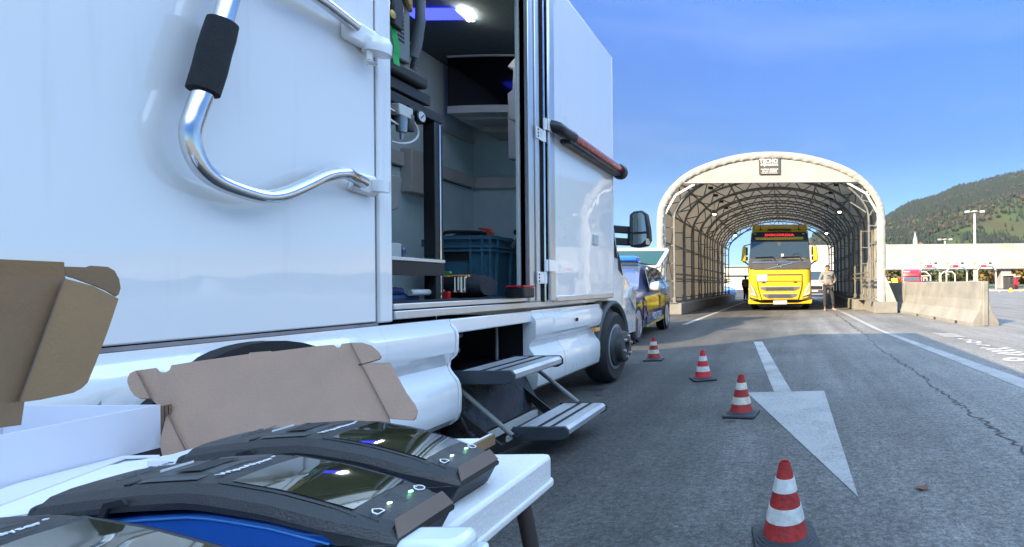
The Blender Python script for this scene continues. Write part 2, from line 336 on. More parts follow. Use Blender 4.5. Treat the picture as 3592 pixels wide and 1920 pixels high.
# forest on the slope: many small conifers and broadleaves in one countless mass
def forest(name, n, y0, y1, t0, t1, seed, mats, hmin, hmax, dens):
    rnd = random.Random(seed); vs = []; fs = []; mi = []; k = 0; tries = 0
    while k < n and tries < n * 8:
        tries += 1
        Y = y0 + (y1 - y0) * rnd.random() ** 1.0; t = rnd.uniform(t0, t1); X = t * Y
        g = (Y - 620) / 1280
        d = fbm(X / 150, Y / 150, 4, 77)
        if not dens(g, d, rnd): continue
        z = hz(X, Y) - .5 if Y >= 620 else -.1
        h = rnd.uniform(hmin, hmax); kind = 0 if rnd.random() < .86 else (1 if rnd.random() < .85 else 2)
        if d < .40 and rnd.random() < .15: kind = 2
        r = h * (.2 if kind == 0 else .38); b0 = len(vs); a0 = rnd.random() * 6
        if kind == 0:
            for q in range(5): vs.append((X + r * math.cos(a0 + q * 1.2566), Y + r * math.sin(a0 + q * 1.2566), z + h * .08))
            vs.append((X, Y, z + h)); fs += [(b0 + q, b0 + (q + 1) % 5, b0 + 5) for q in range(5)]; mi += [rnd.choice((0, 0, 1))] * 5
        else:
            h *= .7
            for zz, rr in ((.15, .6), (.5, 1.0), (.85, .55)):
                for q in range(5): vs.append((X + r * rr * math.cos(a0 + q * 1.2566 + zz) * rnd.uniform(.8, 1.15), Y + r * rr * math.sin(a0 + q * 1.2566 + zz), z + h * zz))
            vs.append((X, Y, z + h))
            f = [(b0 + L * 5 + q, b0 + L * 5 + (q + 1) % 5, b0 + L * 5 + 5 + (q + 1) % 5, b0 + L * 5 + 5 + q) for L in range(2) for q in range(5)] + [(b0 + 10 + q, b0 + 10 + (q + 1) % 5, b0 + 15) for q in range(5)]
            fs += f; mi += [kind + 1] * len(f)
        k += 1
    me = bpy.data.meshes.new(name); me.from_pydata(vs, [], fs)
    for m in mats: me.materials.append(m)
    me.polygons.foreach_set('material_index', mi); me.update()
    o = bpy.data.objects.new(name, me); C.objects.link(o); return o
fm = [mat('spruce_foliage', (.013, .025, .017), .9, var=.3, scale=.02), mat('dark_spruce_foliage', (.009, .018, .014), .9, var=.3, scale=.02), mat('green_broadleaf', (.028, .036, .018), .9, var=.3, scale=.03), mat('autumn_broadleaf', (.055, .036, .020), .9, var=.3, scale=.03)]
def dens1(g, d, r): 
    if g < .30: return d > .49 or r.random() < .04
    return d > .385 or r.random() < .12
tag(forest('forest', 26000, 700, 1890, .05, .62, 5, fm, 8, 17, dens1), 'dense spruce and autumn forest covering the mountainside on the right', 'forest', None, 'stuff')
tag(forest('forest', 4000, 800, 1890, .62, 2.2, 6, fm, 16, 26, dens1), 'forest on the mountainside continuing beyond the right edge', 'forest', None, 'stuff')
# ================================================================ tent tunnel
M['pvc'] = mat('white_tent_fabric', (.30, .30, .285), .55, var=.10, scale=1.2, bump=.35, bscale=3.0)
def pvc_inner():
    m = mat('tent_fabric_translucent', (.36, .355, .33), .6, var=.12, scale=1.5, bump=.5, bscale=2.2); n = m.node_tree.nodes; l = m.node_tree.links
    b = n['Principled BSDF']; o = n['Material Output']; tr = n.new('ShaderNodeBsdfTranslucent'); tr.inputs[0].default_value = (.45, .41, .33, 1)
    mx = n.new('ShaderNodeMixShader'); mx.inputs[0].default_value = .14; l.new(b.outputs[0], mx.inputs[1]); l.new(tr.outputs[0], mx.inputs[2]); l.new(mx.outputs[0], o.inputs[0]); return m
M['pvc_in'] = pvc_inner()
M['galv'] = mat('galvanised_steel', (.17, .175, .17), .5, metal=.25, var=.15, scale=8)
M['concrete'] = mat('pale_concrete', (.205, .203, .185), .9, var=.13, scale=2.2, bump=.5, bscale=25)
M['black'] = mat('black_plastic', (.012, .012, .014), .4, var=.1, scale=10)
M['lampglow'] = mat('lit_lamp', (1, .9, .7), .5, var=0, emit=(1.0, .82, .55), estr=3.5)
TX, TY0, TY1 = -.52, 17.6, 36.2
HALF = [(3.90, .40), (3.90, 1.4), (3.90, 2.5), (3.89, 3.4), (3.77, 3.88), (3.45, 4.37), (2.93, 4.83), (2.27, 5.15), (1.39, 5.41), (.50, 5.54)]
def arch(inset=0.0, zlow=.40, Y=0.0):
    # outline left -> right, moved inwards by inset
    P = [(-x, z) for x, z in HALF] + [(x, z) for x, z in HALF[::-1]]
    P[0] = (P[0][0], zlow); P[-1] = (P[-1][0], zlow); o = []
    sp = smooth_path([(p[0], 0, p[1]) for p in P], 3)
    for i, p in enumerate(sp):
        a = sp[max(0, i - 1)]; c = sp[min(len(sp) - 1, i + 1)]; t = (c - a).normalized(); nrm = Vector((t.z, 0, -t.x))
        q = p + nrm * inset; o.append(Vector((TX + q.x, Y, q.z)))
    return o
tun = root('tent_tunnel', (TX, TY0, 0), 'large white fabric tent tunnel over the lane with arched steel trusses inside', 'tent')
# shell with a slightly sagging skin between the trusses
NY = 56; b = B(); rings = []
for j in range(NY + 1):
    Y = TY0 + .28 + (TY1 - TY0 - .28) * j / NY; ph = ((Y - TY0) % 1.86) / 1.86; sag = .035 * math.sin(math.pi * ph) 
    rings.append([p + Vector((0, 0, 0)) for p in arch(.02 + sag, .40, Y)])
b.loft(rings, cap=False, closed=False); sh = b.build('fabric_shell', M['pvc_in'], tun, smooth=True, ang=60)
# front sleeve: the rolled and laced border of the fabric
b = B(); outer = arch(-.02, .40, TY0); N = len(outer); rings = []
rnd = random.Random(4)
K = 5
fine = []
for i in range(N - 1):
    for k in range(6): fine.append(outer[i].lerp(outer[i + 1], k / 6))
fine.append(outer[-1]); NF = len(fine)
for i, p in enumerate(fine):
    a = fine[max(0, i - 1)]; c = fine[min(NF - 1, i + 1)]; t = (c - a).normalized(); nr = Vector((t.z, 0, -t.x)); s_ = i * .31
    wv = .006 * math.sin(i * 1.9) + .008 * (rnd.random() - .5)
    ring = []
    for q in range(K + 1):
        f = q / K; ring.append(p + nr * (f * .24 + wv * (f > .7)) + Vector((0, -.035 * math.sin(f * 3.0) + (.006 * math.sin(i * .9 + q) + .012 * (rnd.random() - .5)) * (0 < q), 0)))
    ring.append(p + nr * .24 + Vector((0, .04, 0))); ring.append(p + nr * .03 + Vector((0, .30, 0)))
    ring.append(p + nr * .0 + Vector((0, .30, 0)))
    rings.append(ring)
b.loft(rings, cap=True, closed=True); b.build('border_sleeve', M['pvc'], tun, smooth=True, ang=70)
# front valance panel
zb = 4.53; inn = [p for p in arch(.20, .40, TY0) if p.z > zb]
xl = inn[0].x - .12; xr = inn[-1].x + .12
poly = [(p.x, p.z) for p in inn]; poly = [(xl, zb)] + poly + [(xr, zb)]
b = B(); b.prism(poly, TY0 + .02, TY0 + .045, 'Y'); b.build('front_valance', M['pvc'], tun)
b = B(); b.tube([(xl, TY0 + .02, zb), (xr, TY0 + .02, zb)], .028, 8); b.build('valance_hem', M['pvc'], tun, smooth=True)
# name board
M['board'] = mat('dark_sign_board', (.055, .055, .05), .5, var=.15, scale=5)
M['letter'] = mat('white_lettering', (.8, .8, .78), .5, var=.0)
sb = onY(2662, 557, TY0); se = onY(2736, 612, TY0)
b = B(); b.box(sb.x, se.x, TY0 - .03, TY0 - .005, se.z, sb.z); bd = b.build('name_board', M['board'], tun)
cx = (sb.x + se.x) / 2; hh = sb.z - se.z; ww = se.x - sb.x
text('lettering', 'TECNO', .18, (cx - .02, TY0 - .032, sb.z - .095), FY, M['letter'], bd, .002, 1.02, off=.004)
text('lettering', 'ENGINEERING', .098, (cx, TY0 - .032, sb.z - .222), FY, M['letter'], bd, .002, .95, off=.001)
text('lettering', 'coperture strutturali', .062, (cx, TY0 - .032, sb.z - .37), FY, M['letter'], bd, .002, 1.13, off=.0015)
text('lettering', 'info-tel / 0543000', .055, (cx, TY0 - .032, sb.z - .44), FY, M['letter'], bd, .002, 1.25, off=.0015)
text('lettering', 'www.tecno-engineering.eu', .048, (cx, TY0 - .032, sb.z - .50), FY, M['letter'], bd, .002, 1.05, off=.001)
b = B(); b.prism([(sb.x + .19, sb.z - .30), (sb.x + .16, sb.z - .17), (sb.x + .235, sb.z - .17)], TY0 - .036, TY0 - .032, 'Y'); b.build('emblem_wedge', M['letter'], bd)
# trusses
frY = [TY0 + .22 + 1.86 * k for k in range(10)]
def truss(Y):
    b = B(); o = arch(.10, .42, Y); i = arch(.52, .42, Y)
    tw = .06
    for ch in (o, i):
        for a, c in zip(ch, ch[1:]): b.beam(a, c, tw, .045, (0, 1, 0))
    # rungs on the legs
    for sx in (-1, 1):
        z = .55
        while z < 3.3:
            b.beam((TX + sx * 3.8, Y, z), (TX + sx * 3.38, Y, z), .035, .03, (0, 1, 0)); z += .62
        b.box(TX + sx * 3.6 - .34, TX + sx * 3.6 + .34, Y - .13, Y + .13, .402, .43)
        b.box(TX + sx * 3.8 - .05, TX + sx * 3.8 + .05, Y - .08, Y + .08, .43, .62); b.box(TX + sx * 3.38 - .05, TX + sx * 3.38 + .05, Y - .08, Y + .08, .43, .62)
    # zigzag web over the arch
    top = [k for k in range(len(o)) if o[k].z > 3.3]; k0, k1 = top[0], top[-1]
    acc = [0.0]
    for k in range(k0, k1): acc.append(acc[-1] + (o[k + 1] - o[k]).length)
    L = acc[-1]; nseg = 22
    def at(ch, s_):
        for k in range(len(acc) - 1):
            if acc[k + 1] >= s_ - 1e-6:
                f = (s_ - acc[k]) / max(1e-6, acc[k + 1] - acc[k]); return ch[k0 + k].lerp(ch[k0 + k + 1], min(1, f))
        return ch[k1]
    for q in range(nseg):
        A = o if q % 2 else i; Bc = i if q % 2 else o
        b.beam(at(A, L * q / nseg), at(Bc, L * (q + 1) / nseg), .038, .032, (0, 1, 0))
    return b
for k, Y in enumerate(frY): truss(Y).build('arch_truss', M['galv'], tun)
# purlins
for k, (fx, fz) in enumerate([(-3.62, 3.55), (-3.0, 4.45), (-1.75, 5.08), (0, 5.30), (1.75, 5.08), (3.0, 4.45), (3.62, 3.55)]):
    b = B(); b.beam((TX + fx, TY0 + .2, fz), (TX + fx, TY1 - .3, fz), .05, .06); b.build('purlin', M['galv'], tun)
for sx in (-1, 1):
    for z in (1.25, 1.42):
        b = B(); b.beam((TX + sx * 3.40, TY0 + .3, z), (TX + sx * 3.40, TY1 - .3, z), .045, .06); b.build('side_rail', M['galv'], tun)
    b = B(); b.beam((TX + sx * 3.80, TY0 + .3, 2.55), (TX + sx * 3.80, TY1 - .3, 2.55), .04, .05); b.build('side_rail', M['galv'], tun)
for sx in (-1, 1):
    for k in (0, 4, 8):
        Y0_ = frY[k]; Y1_ = frY[min(9, k + 1)]; b = B()
        b.tube([(TX + sx * 3.80, Y0_, .8), (TX + sx * 3.80, Y1_, 3.2)], .012, 6); b.tube([(TX + sx * 3.80, Y0_, 3.2), (TX + sx * 3.80, Y1_, .8)], .012, 6)
        for q in (3,): b.beam((TX + sx * 3.3, Y0_, 3.5), (TX + sx * 1.8, Y1_, 4.95), .04)
        b.build('bracing_cable', M['galv'], tun)
# white corner braces of the front frame
M['whitesteel'] = mat('white_painted_steel', (.6, .6, .58), .5, var=.06)
for sx in (-1, 1):
    b = B(); p0 = Vector((TX + sx * 2.62, TY0 + .07, 4.50)); p1 = Vector((TX + sx * 3.28, TY0 + .07, 4.12)); p2 = Vector((TX + sx * 3.66, TY0 + .07, 3.46))
    b.beam(p0, p1, .07, .06, (0, 1, 0)); b.beam(p1, p2, .07, .06, (0, 1, 0)); b.beam(p1, p1 + Vector((sx * .12, 0, .25)), .05, .05, (0, 1, 0)); b.beam(p1 + Vector((sx * .03, 0, -.05)), p1 + Vector((sx * .38, 0, .02)), .05, .05, (0, 1, 0))
    b.beam((TX + sx * 3.68, TY0 + .07, .42), (TX + sx * 3.68, TY0 + .07, 3.46), .07, .06, (0, 1, 0))
    b.build('corner_brace', M['whitesteel'], tun)
# fabric foot stretched to the footing on the right, and ground skirt panels inside
b = B(); b.add([(TX + 3.88, TY0 - .01, 1.35), (TX + 4.27, TY0 - .02, .40), (TX + 3.92, TY0 - .01, .38), (TX + 3.88, TY0 + .35, 1.35), (TX + 4.27, TY0 + .6, .40), (TX + 3.92, TY0 + .6, .38)], [(0, 1, 2), (3, 5, 4), (0, 3, 4, 1), (1, 4, 5, 2)])
b.build('fabric_foot', M['pvc'], tun)
# hanging lamps, each a thing
def flood(x, y, z, lab):
    r_ = root('flood_lamp', (x, y, z), lab, 'lamp', 'lit lamps inside the tent tunnel')
    b = B(); b.lathe([(.04, .12), (.07, .09), (.16, -.02), (.16, -.05)], (x, y, z), 'Z', 14); b.build('lamp_shade', M['galv'], r_, smooth=True)
    b = B(); b.lathe([(.0, -.02), (.06, -.03), (.075, -.07), (.04, -.10), (0, -.11)], (x, y, z), 'Z', 12); b.build('bulb', M['lampglow'], r_, smooth=True)
    b = B(); b.tube([(x, y, z + .15), (x, y, z + .42)], .012, 6); b.build('hanger', M['galv'], r_)
for (px, py, Y, lab) in ((2506, 747, 21.4, 'lit lamp hanging high on the left side, nearest the tent mouth'), (2945, 739, 21.4, 'lit lamp hanging high on the right side, nearest the tent mouth'), (2579, 822, 27.0, 'lit lamp deeper inside on the left, above the truck mirror'), (2899, 815, 27.0, 'lit lamp deeper inside on the right, above the truck mirror')):
    p = onY(px, py, Y); flood(p.x, p.y, p.z, lab)
# little black clips under the roof skin
for k, (px, py, Y) in enumerate(((2493, 660, 19.6), (2511, 686, 21.4), (2531, 708, 23.3), (2548, 730, 25.2), (2933, 649, 19.6), (2914, 677, 21.4), (2914, 700, 23.3), (2898, 723, 25.2))):
    p = onY(px, py, Y); b = B(); b.box(p.x - .09, p.x + .09, p.y - .05, p.y + .05, p.z - .05, p.z + .05); b.build('clamp_block', M['black'], tun)
# concrete footings
def footing(x0, x1, y0, y1, h, lab):
    b = B(); b.prism([(x0, .005), (x1, .005), (x1, h - .02), (x1 - .02, h), (x0 + .02, h), (x0, h - .02)], y0, y1, 'Y')
    o = b.build('concrete_footing', M['concrete'], bevel=.012); tag(o, lab, 'concrete footing', 'concrete footings of the tent'); return o
footing(TX - 4.0, TX - 3.12, TY0 + .12, TY0 + 9.3, .40, 'long concrete footing under the left tent wall, nearest part')
footing(TX - 4.0, TX - 3.12, TY0 + 9.36, TY1, .40, 'far concrete footing under the left tent wall')
footing(TX + 3.50, TX + 4.30, TY0 - .05, TY0 + 2.2, .398, 'short sunlit concrete footing at the right front corner of the tent')
footing(TX + 3.12, TX + 4.0, TY0 + 2.26, TY0 + 5.6, .40, 'concrete footing under the right tent wall just behind the person')
footing(TX + 3.12, TX + 4.0, TY0 + 5.66, TY1, .40, 'shaded far concrete footing under the right tent wall')
# concrete road barriers
def barrier(px0, py0, px1, py1, L, name, lab):
    a = Vector((px0, py0, 0)); d = Vector((px1 - px0, py1 - py0, 0)).normalized(); n_ = Vector((d.y, -d.x, 0))
    prof = [(.34, 0), (.34, .08), (.16, .36), (.105, .62), (.085, 1.03), (.07, 1.05)]; P = [(x, z) for x, z in prof] + [(-x, z) for x, z in prof[::-1]]
    b = B(); rings = []
    for s_ in (0, .02, L - .02, L):
        f = .93 if s_ in (0, L) else 1
        rings.append([a + d * s_ + n_ * (x * f) + Vector((0, 0, z * (f if z > .5 else 1))) for x, z in P])
    b.loft(rings); o = b.build('concrete_barrier', M['concrete']); tag(o, lab, 'concrete barrier', 'concrete road barriers')
    # joint rib down the near end and lifting slots at the foot
    b = B(); e = a
    b.loft([[e - d * .035 + n_ * .05 * s + Vector((0, 0, z)) for s in (-1, 1)] + [e + d * .01 + n_ * .07 * s + Vector((0, 0, z)) for s in (1, -1)] for z in (.01, 1.0)]); b.build('end_rib', M['concrete'], o)
    for s_ in (.9, 2.4, 3.9):
        if s_ < L:
            b = B(); q = a + d * s_ - n_ * .345
            b.loft([[q - d * .07 - n_ * .004, q + d * .07 - n_ * .004, q + d * .07 + n_ * .05, q - d * .07 + n_ * .05]] + [[x + Vector((0, 0, .075)) for x in [q - d * .07 - n_ * .004, q + d * .07 - n_ * .004, q + d * .07 + n_ * .05, q - d * .07 + n_ * .05]]])
            b.build('lifting_slot', M['stain'], o)
    return o
barrier(4.64, 12.0, 4.22, 18.0, 6.0, 'b', 'sunlit pale concrete road barrier with flared foot, right of the tent')
barrier(4.25, 18.15, 3.95, 23.0, 5.0, 'b', 'shaded dark concrete barrier standing behind the tent corner')
# ================================================================ vehicle materials
M['tyre'] = mat('tyre_rubber', (.018, .018, .02), .75, var=.25, scale=14, bump=.3, bscale=50)
M['rim'] = mat('rim_metal', (.50, .51, .53), .35, metal=.7, var=.08)
M['yellow'] = mat('yellow_truck_paint', (.55, .36, .004), .28, var=.03, coat=.5)
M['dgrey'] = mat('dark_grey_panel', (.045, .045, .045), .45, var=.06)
M['glass'] = mat('dark_window_glass', (.02, .028, .034), .04, var=.0, spec=.9, coat=.6)
M['wind'] = mat('windscreen_glass', (.03, .05, .055), .05, var=.0, spec=.6, coat=1.0)
M['chrome'] = mat('chrome_trim', (.75, .76, .78), .14, metal=1.0, var=.04)
M['headl'] = mat('headlight_lens', (.72, .72, .66), .12, metal=.35, var=.15, scale=25, coat=.8)
M['mesh_y'] = mat('yellow_grille_mesh', (.52, .34, .004), .5, var=.25, scale=45)
M['redtxt'] = mat('red_lit_letters', (.55, .02, .02), .5, var=0, emit=(.8, .03, .03), estr=.35)
M['white'] = mat('white_vehicle_paint', (.5,.51,.52), .22, var=.03, coat=.6)
M['amber'] = mat('amber_lens', (.85, .28, .02), .25, var=.05, coat=.6)
def wheel(name, c, r, w_, parent, rimr, ax='X', face=1, spokes=0, rimmat=None):
    # c: centre of the wheel, face: side the rim faces along the axle
    b = B(); h = w_ / 2
    b.lathe([(rimr * .98, -h * .9), (r * .90, -h), (r * .985, -h * .72), (r, -h * .4), (r, h * .4), (r * .985, h * .72), (r * .90, h), (rimr * .98, h * .9)], c, ax, 40)
    t = b.build(name, M['tyre'], parent, smooth=True, ang=50)
    b = B(); f = face * h
    b.lathe([(rimr, f * .92), (rimr * .95, f * .96), (rimr * .88, f * .55), (rimr * .3, f * .50), (rimr * .22, f * .82), (rimr * .0, f * .84)], c, ax, 32)
    if spokes:
        b.cur = 0
        for k in range(spokes):
            for dd in (-.12, .12):
                a = 2 * math.pi * k / spokes + dd; a2 = 2 * math.pi * k / spokes + dd * .5
                p0 = Vector((c[0] + f * .86, c[1] + math.cos(a) * rimr * .15, c[2] + math.sin(a) * rimr * .15)); p1 = Vector((c[0] + f * .9, c[1] + math.cos(a2 + dd) * rimr * .93, c[2] + math.sin(a2 + dd) * rimr * .93))
                b.beam(p0, p1, rimr * .11, .02, (1, 0, 0))
    b.build('rim', rimmat or M['rim'], t, smooth=True, ang=40)
    return t
# ================================================================ yellow lorry
VX, VY = -.27, 20.0
trk = root('yellow_lorry', (VX, VY + 1.4, 0), 'bright yellow articulated lorry with dark grey nose standing in the tent tunnel', 'lorry')
def tf(x, y): return (VX + .0029045 * (x - 671), 3.889 - .0029045 * y)
def yface(z):   # front surface of the cab, leaning back towards the top
    return VY + np.interp(z, [.25, 1.65, 2.05, 2.75, 3.1, 3.45], [0, 0, .05, .20, .30, .62])
def pan(name, pts, m, t0=.0, t1=.035, parent=None, mirror=False, bevel=.006):
    # a panel traced on the front of the cab, proud of it by t1
    out_ = []
    for s_ in ((1, -1) if mirror else (1,)):
        P = [tf(x, y) for x, y in pts]
        if s_ == -1: P = [(2 * VX - x, z) for x, z in P]
        b = B(); n_ = len(P); vs = [(x, yface(z) - t1, z) for x, z in P] + [(x, yface(z) + .06 - t0, z) for x, z in P]
        b.add(vs, [tuple(range(n_)), tuple(range(2 * n_ - 1, n_ - 1, -1))] + [(i, i + n_, (i + 1) % n_ + n_, (i + 1) % n_) for i in range(n_)])
        out_.append(b.build(name, m, parent or trk, bevel=bevel))
    return out_[0] if not mirror else out_
def cabring(z, hw, y, depth=2.1, r=.22):
    P = [(-hw + r * (1 - math.cos(R(a))), y + r * (1 - math.sin(R(a)))) for a in (0, 22, 45, 68, 90)]
    P = P + [(-x, yy) for x, yy in P[::-1]]
    P = [(-hw, y + depth)] + P + [(hw, y + depth)]
    return [Vector((VX + x, yy, z)) for x, yy in P]
b = B(); b.loft([cabring(z, hw, yface(z) + .005, 2.1 - (yface(z) - VY)) for z, hw in ((.42, 1.235), (.9, 1.235), (1.62, 1.225), (2.05, 1.195), (2.75, 1.16), (3.05, 1.14), (3.20, 1.10))])
cab = b.build('cab_body', M['yellow'], trk, smooth=True, ang=50)
# roof: fairing with raised sides
b = B(); b.loft([cabring(3.20, 1.10, VY + .36, 1.7, .2), cabring(3.32, 1.07, VY + .52, 1.6, .2), cabring(3.45, 1.04, VY + .80, 1.3, .2)]); b.build('roof_fairing', M['yellow'], trk, smooth=True, ang=50)
for s_ in (-1, 1):
    b = B(); b.prism([(VY + .42, 3.12), (VY + .55, 3.46), (VY + 2.0, 3.50), (VY + 2.0, 3.12)], VX + s_ * 1.06 - .03, VX + s_ * 1.06 + .03, 'X'); b.build('fairing_side', M['yellow'], trk, bevel=.02)
pan('roof_hatch_visor', [(500, 228), (835, 228), (818, 252), (518, 252)], M['black'], 0, .06)
pan('sign_housing', [(298, 290), (330, 274), (1012, 272), (1045, 290), (1062, 405), (282, 405)], M['black'], 0, .05)
pan('sun_visor', [(338, 352), (995, 346), (985, 382), (352, 385)], M['yellow'], 0, .12)
text('lettering', 'DISCORDIA', .125, (VX + .0029045 * (671 - 671) - .003, yface(2.97) - .052, tf(0, 318)[1]), (R(75), 0, 0), M['redtxt'], trk, .004, 1.66, off=.003, space=1.08)
for x in (338, 995): pan('marker_light', [(x - 18, 297), (x + 18, 297), (x + 18, 306), (x - 18, 306)], M['headl'], 0, .06)
ws = pan('windscreen', [(290, 408), (1058, 408), (1072, 632), (262, 638), (268, 560)], M['wind'], 0, .012, bevel=0)
# things seen behind the glass
pan('dashboard_items', [(690, 575), (725, 575), (725, 610), (690, 612)], M['white'], 0, .016, bevel=0)
pan('windscreen_camera', [(640, 405), (692, 405), (685, 470), (650, 470)], M['dgrey'], 0, .02, bevel=0)
for x0 in (345, 700):
    b = B(); q = [tf(x0, 622), tf(x0 + 235, 614), tf(x0 + 272, 676)]
    b.tube([(a, yface(z) - .05, z) for a, z in q], .018, 6); b.build('wiper', M['black'], trk)
b = B(); c = tf(900, 610); pts = [(c[0] + .17 * math.cos(t * .2856), yface(c[1]) - .016, c[1] + .12 * abs(math.sin(t * .2856))) for t in range(12)]; b.tube(pts, .008, 5); b.build('steering_wheel', M['dgrey'], trk)
pan('nose_panel', [(262, 640), (1080, 640), (1092, 700), (1092, 770), (1000, 784), (330, 784), (250, 765), (250, 700)], M['dgrey'], 0, .03)
pan('chrome_strip', [(300, 682), (1040, 684), (1035, 693), (310, 697)], M['chrome'], 0, .05)
pan('vent_slot', [(415, 652), (575, 655), (575, 672), (430, 672)], M['black'], 0, .036, mirror=False); pan('vent_slot', [(765, 652), (925, 655), (915, 672), (765, 672)], M['black'], 0, .036)
# round emblem with its slanted bar
ec = tf(665, 738); b = B(); ye = yface(ec[1]) - .045
b.tube([(ec[0] + .085 * math.cos(k * math.pi / 12), ye, ec[1] + .078 * math.sin(k * math.pi / 12)) for k in range(25)], .013, 6)
b.beam((tf(490, 782)[0], ye + .008, tf(0, 782)[1]), (tf(840, 700)[0], ye + .008, tf(0, 700)[1]), .022, .02, (0, 1, 0)); b.beam((ec[0] - .05, ye, ec[1]), (ec[0] + .05, ye, ec[1]), .02, .02, (0, 1, 0))
b.build('emblem', M['chrome'], trk)
# yellow grille and lower front
pan('upper_grille_panel', [(360, 850), (975, 850), (975, 948), (360, 948)], M['dgrey'], 0, .012)
pan('upper_grille_mesh', [(508, 868), (965, 868), (965, 944), (508, 944)], M['mesh_y'], 0, .028)
pan('blank_plate', [(368, 856), (503, 856), (503, 944), (368, 944)], mat('blank_white_plate', (.62, .66, .68), .4, var=.03), 0, .04)
for x in (455, 880): pan('tow_cover', [(x - 25, 954), (x + 25, 954), (x + 25, 968), (x - 25, 968)], M['black'], 0, .03)
gm = pan('centre_grille', [(372, 955), (972, 955), (968, 1020), (912, 1190), (432, 1190), (380, 1020)], M['mesh_y'], 0, .02)
def slot(top, bot, l, r, in_):
    pan('grille_surround', [(l, top), (r, top), (r - 6, top + 28), (r - in_, bot), (l + in_, bot), (l + 6, top + 28)], M['chrome'], 0, .04)
    d = pan('grille_opening', [(l + 12, top + 9), (r - 12, top + 9), (r - 18, top + 27), (r - in_ - 3, bot - 8), (l + in_ + 3, bot - 8), (l + 18, top + 27)], mat('grille_grey', (.11, .10, .10), .6, var=.1), 0, .045)
    for k in range(3):
        y = top + 13 + k * (bot - top - 24) / 2.6; pan('grille_slot', [(l + 75, y), (r - 75, y), (r - 75, y + 7), (l + 75, y + 7)], M['black'], 0, .049, parent=d, bevel=0)
slot(1016, 1074, 408, 935, 75); slot(1112, 1172, 440, 898, 75)
for s_ in (1, -1):
    def mx(p): return [(x if s_ == 1 else 1342 - x, y) for x, y in p]
    pan('seam', mx([(368, 955), (378, 955), (384, 1030), (444, 1235), (434, 1235), (374, 1030)]), M['black'], 0, .024, bevel=0)
    h = pan('headlight', mx([(262, 962), (282, 975), (330, 1050), (372, 1158), (270, 1122), (262, 1090)]), mat('headlight_housing', (.30, .27, .12), .3, var=.1, coat=.6), 0, .035)
    pan('light_strip', mx([(268, 970), (282, 985), (318, 1050), (345, 1112), (330, 1112), (296, 1040)]), M['headl'], 0, .045, parent=h, bevel=0)
    pan('lower_lens', mx([(272, 1096), (340, 1115), (352, 1140), (280, 1122)]), M['headl'], 0, .046, parent=h, bevel=0)
    pan('fog_light', mx([(262, 1150), (330, 1172), (378, 1180), (366, 1188), (262, 1176)]), M['dgrey'], 0, .04)
    # mirrors on arms
    x = VX + s_ * -1.0 * 1.42; z0, z1 = tf(0, 470)[1], tf(0, 678)[1]
    mir = B(); mir.prism([(x - .10, z1 + .03), (x + .10, z1), (x + .10, z0), (x - .03, z0)] if s_ == 1 else [(x - .10, z1), (x + .10, z1 + .03), (x + .03, z0), (x - .10, z0)], VY + .12, VY + .30, 'Y')
    mo = mir.build('wing_mirror', M['yellow'], trk, bevel=.03)
    xi = VX + s_ * -1.0 * 1.33
    for za, zb_ in ((z0 - .02, z0 - .34), (z0 - .40, z1 + .06)):
        g_ = B(); g_.box(xi - .07, xi + .07, VY + .285, VY + .32, zb_, za); g_.build('mirror_glass', M['black'], mo, bevel=.02)
    arm = B(); arm.beam((x, VY + .2, z1 + .03), (VX + s_ * -1.17, VY + .28, z1 - .16), .05, .05); arm.beam((x, VY + .22, z0 + .02), (VX + s_ * -1.15, VY + .3, z0 + .10), .035, .035); arm.beam((x, VY + .2, z1 + .05), (x, VY + .2, z1 - .02), .06); arm.build('mirror_arm', M['black'], trk)
    horn = B(); hx = VX + s_ * .76; horn.tube([(hx, VY + .36, 3.18), (hx, VY + .36, 3.42)], .012, 6); horn.lathe([(.03, 0), (.045, .03), (.02, .07)], (hx, VY + .36, 3.18), 'Z', 8); horn.build('antenna', M['black'], trk)
pan('bumper', [(245, 1190), (430, 1236), (910, 1236), (1097, 1190), (1097, 1238), (1085, 1246), (255, 1246), (245, 1238)], M['yellow'], 0, .05)
plt = pan('number_plate', [(582, 1206), (764, 1206), (764, 1251), (582, 1251)], mat('number_plate_white', (.75, .75, .73), .4, var=.03), 0, .065, bevel=0)
text('plate_lettering', 'CB 8752 YB', .10, (VX + .01, VY - .067, tf(0, 1230)[1]), FY, M['black'], plt, .001, .92)
b = B(); b.box(VX - 1.1, VX + 1.1, VY + .25, VY + 1.9, .30, .5); b.box(VX - .9, VX + .9, VY + .35, VY + .5, .16, .32); b.build('chassis', M['black'], trk)
for s_ in (-1, 1):
    wheel('wheel', (VX + s_ * 1.04, VY + 1.4, .5), .5, .32, trk, .29, 'X', s_)
    wheel('wheel', (VX + s_ * 1.02, VY + 5.0, .5), .5, .5, trk, .29, 'X', s_)
    for k in (9.8, 11.1, 12.4): wheel('wheel', (VX + s_ * 1.02, VY + k, .5), .5, .34, trk, .29, 'X', s_)
b = B(); b.box(VX - .5, VX + .5, VY + 1.9, VY + 14, .75, 1.05); b.build('frame_rail', M['dgrey'], trk)
b = B(); b.box(VX - 1.22, VX + 1.22, VY + 2.6, VY + 14.6, 1.08, 3.38); b.build('trailer_box', mat('trailer_grey', (.42, .43, .44), .5, var=.06), trk, bevel=.03)
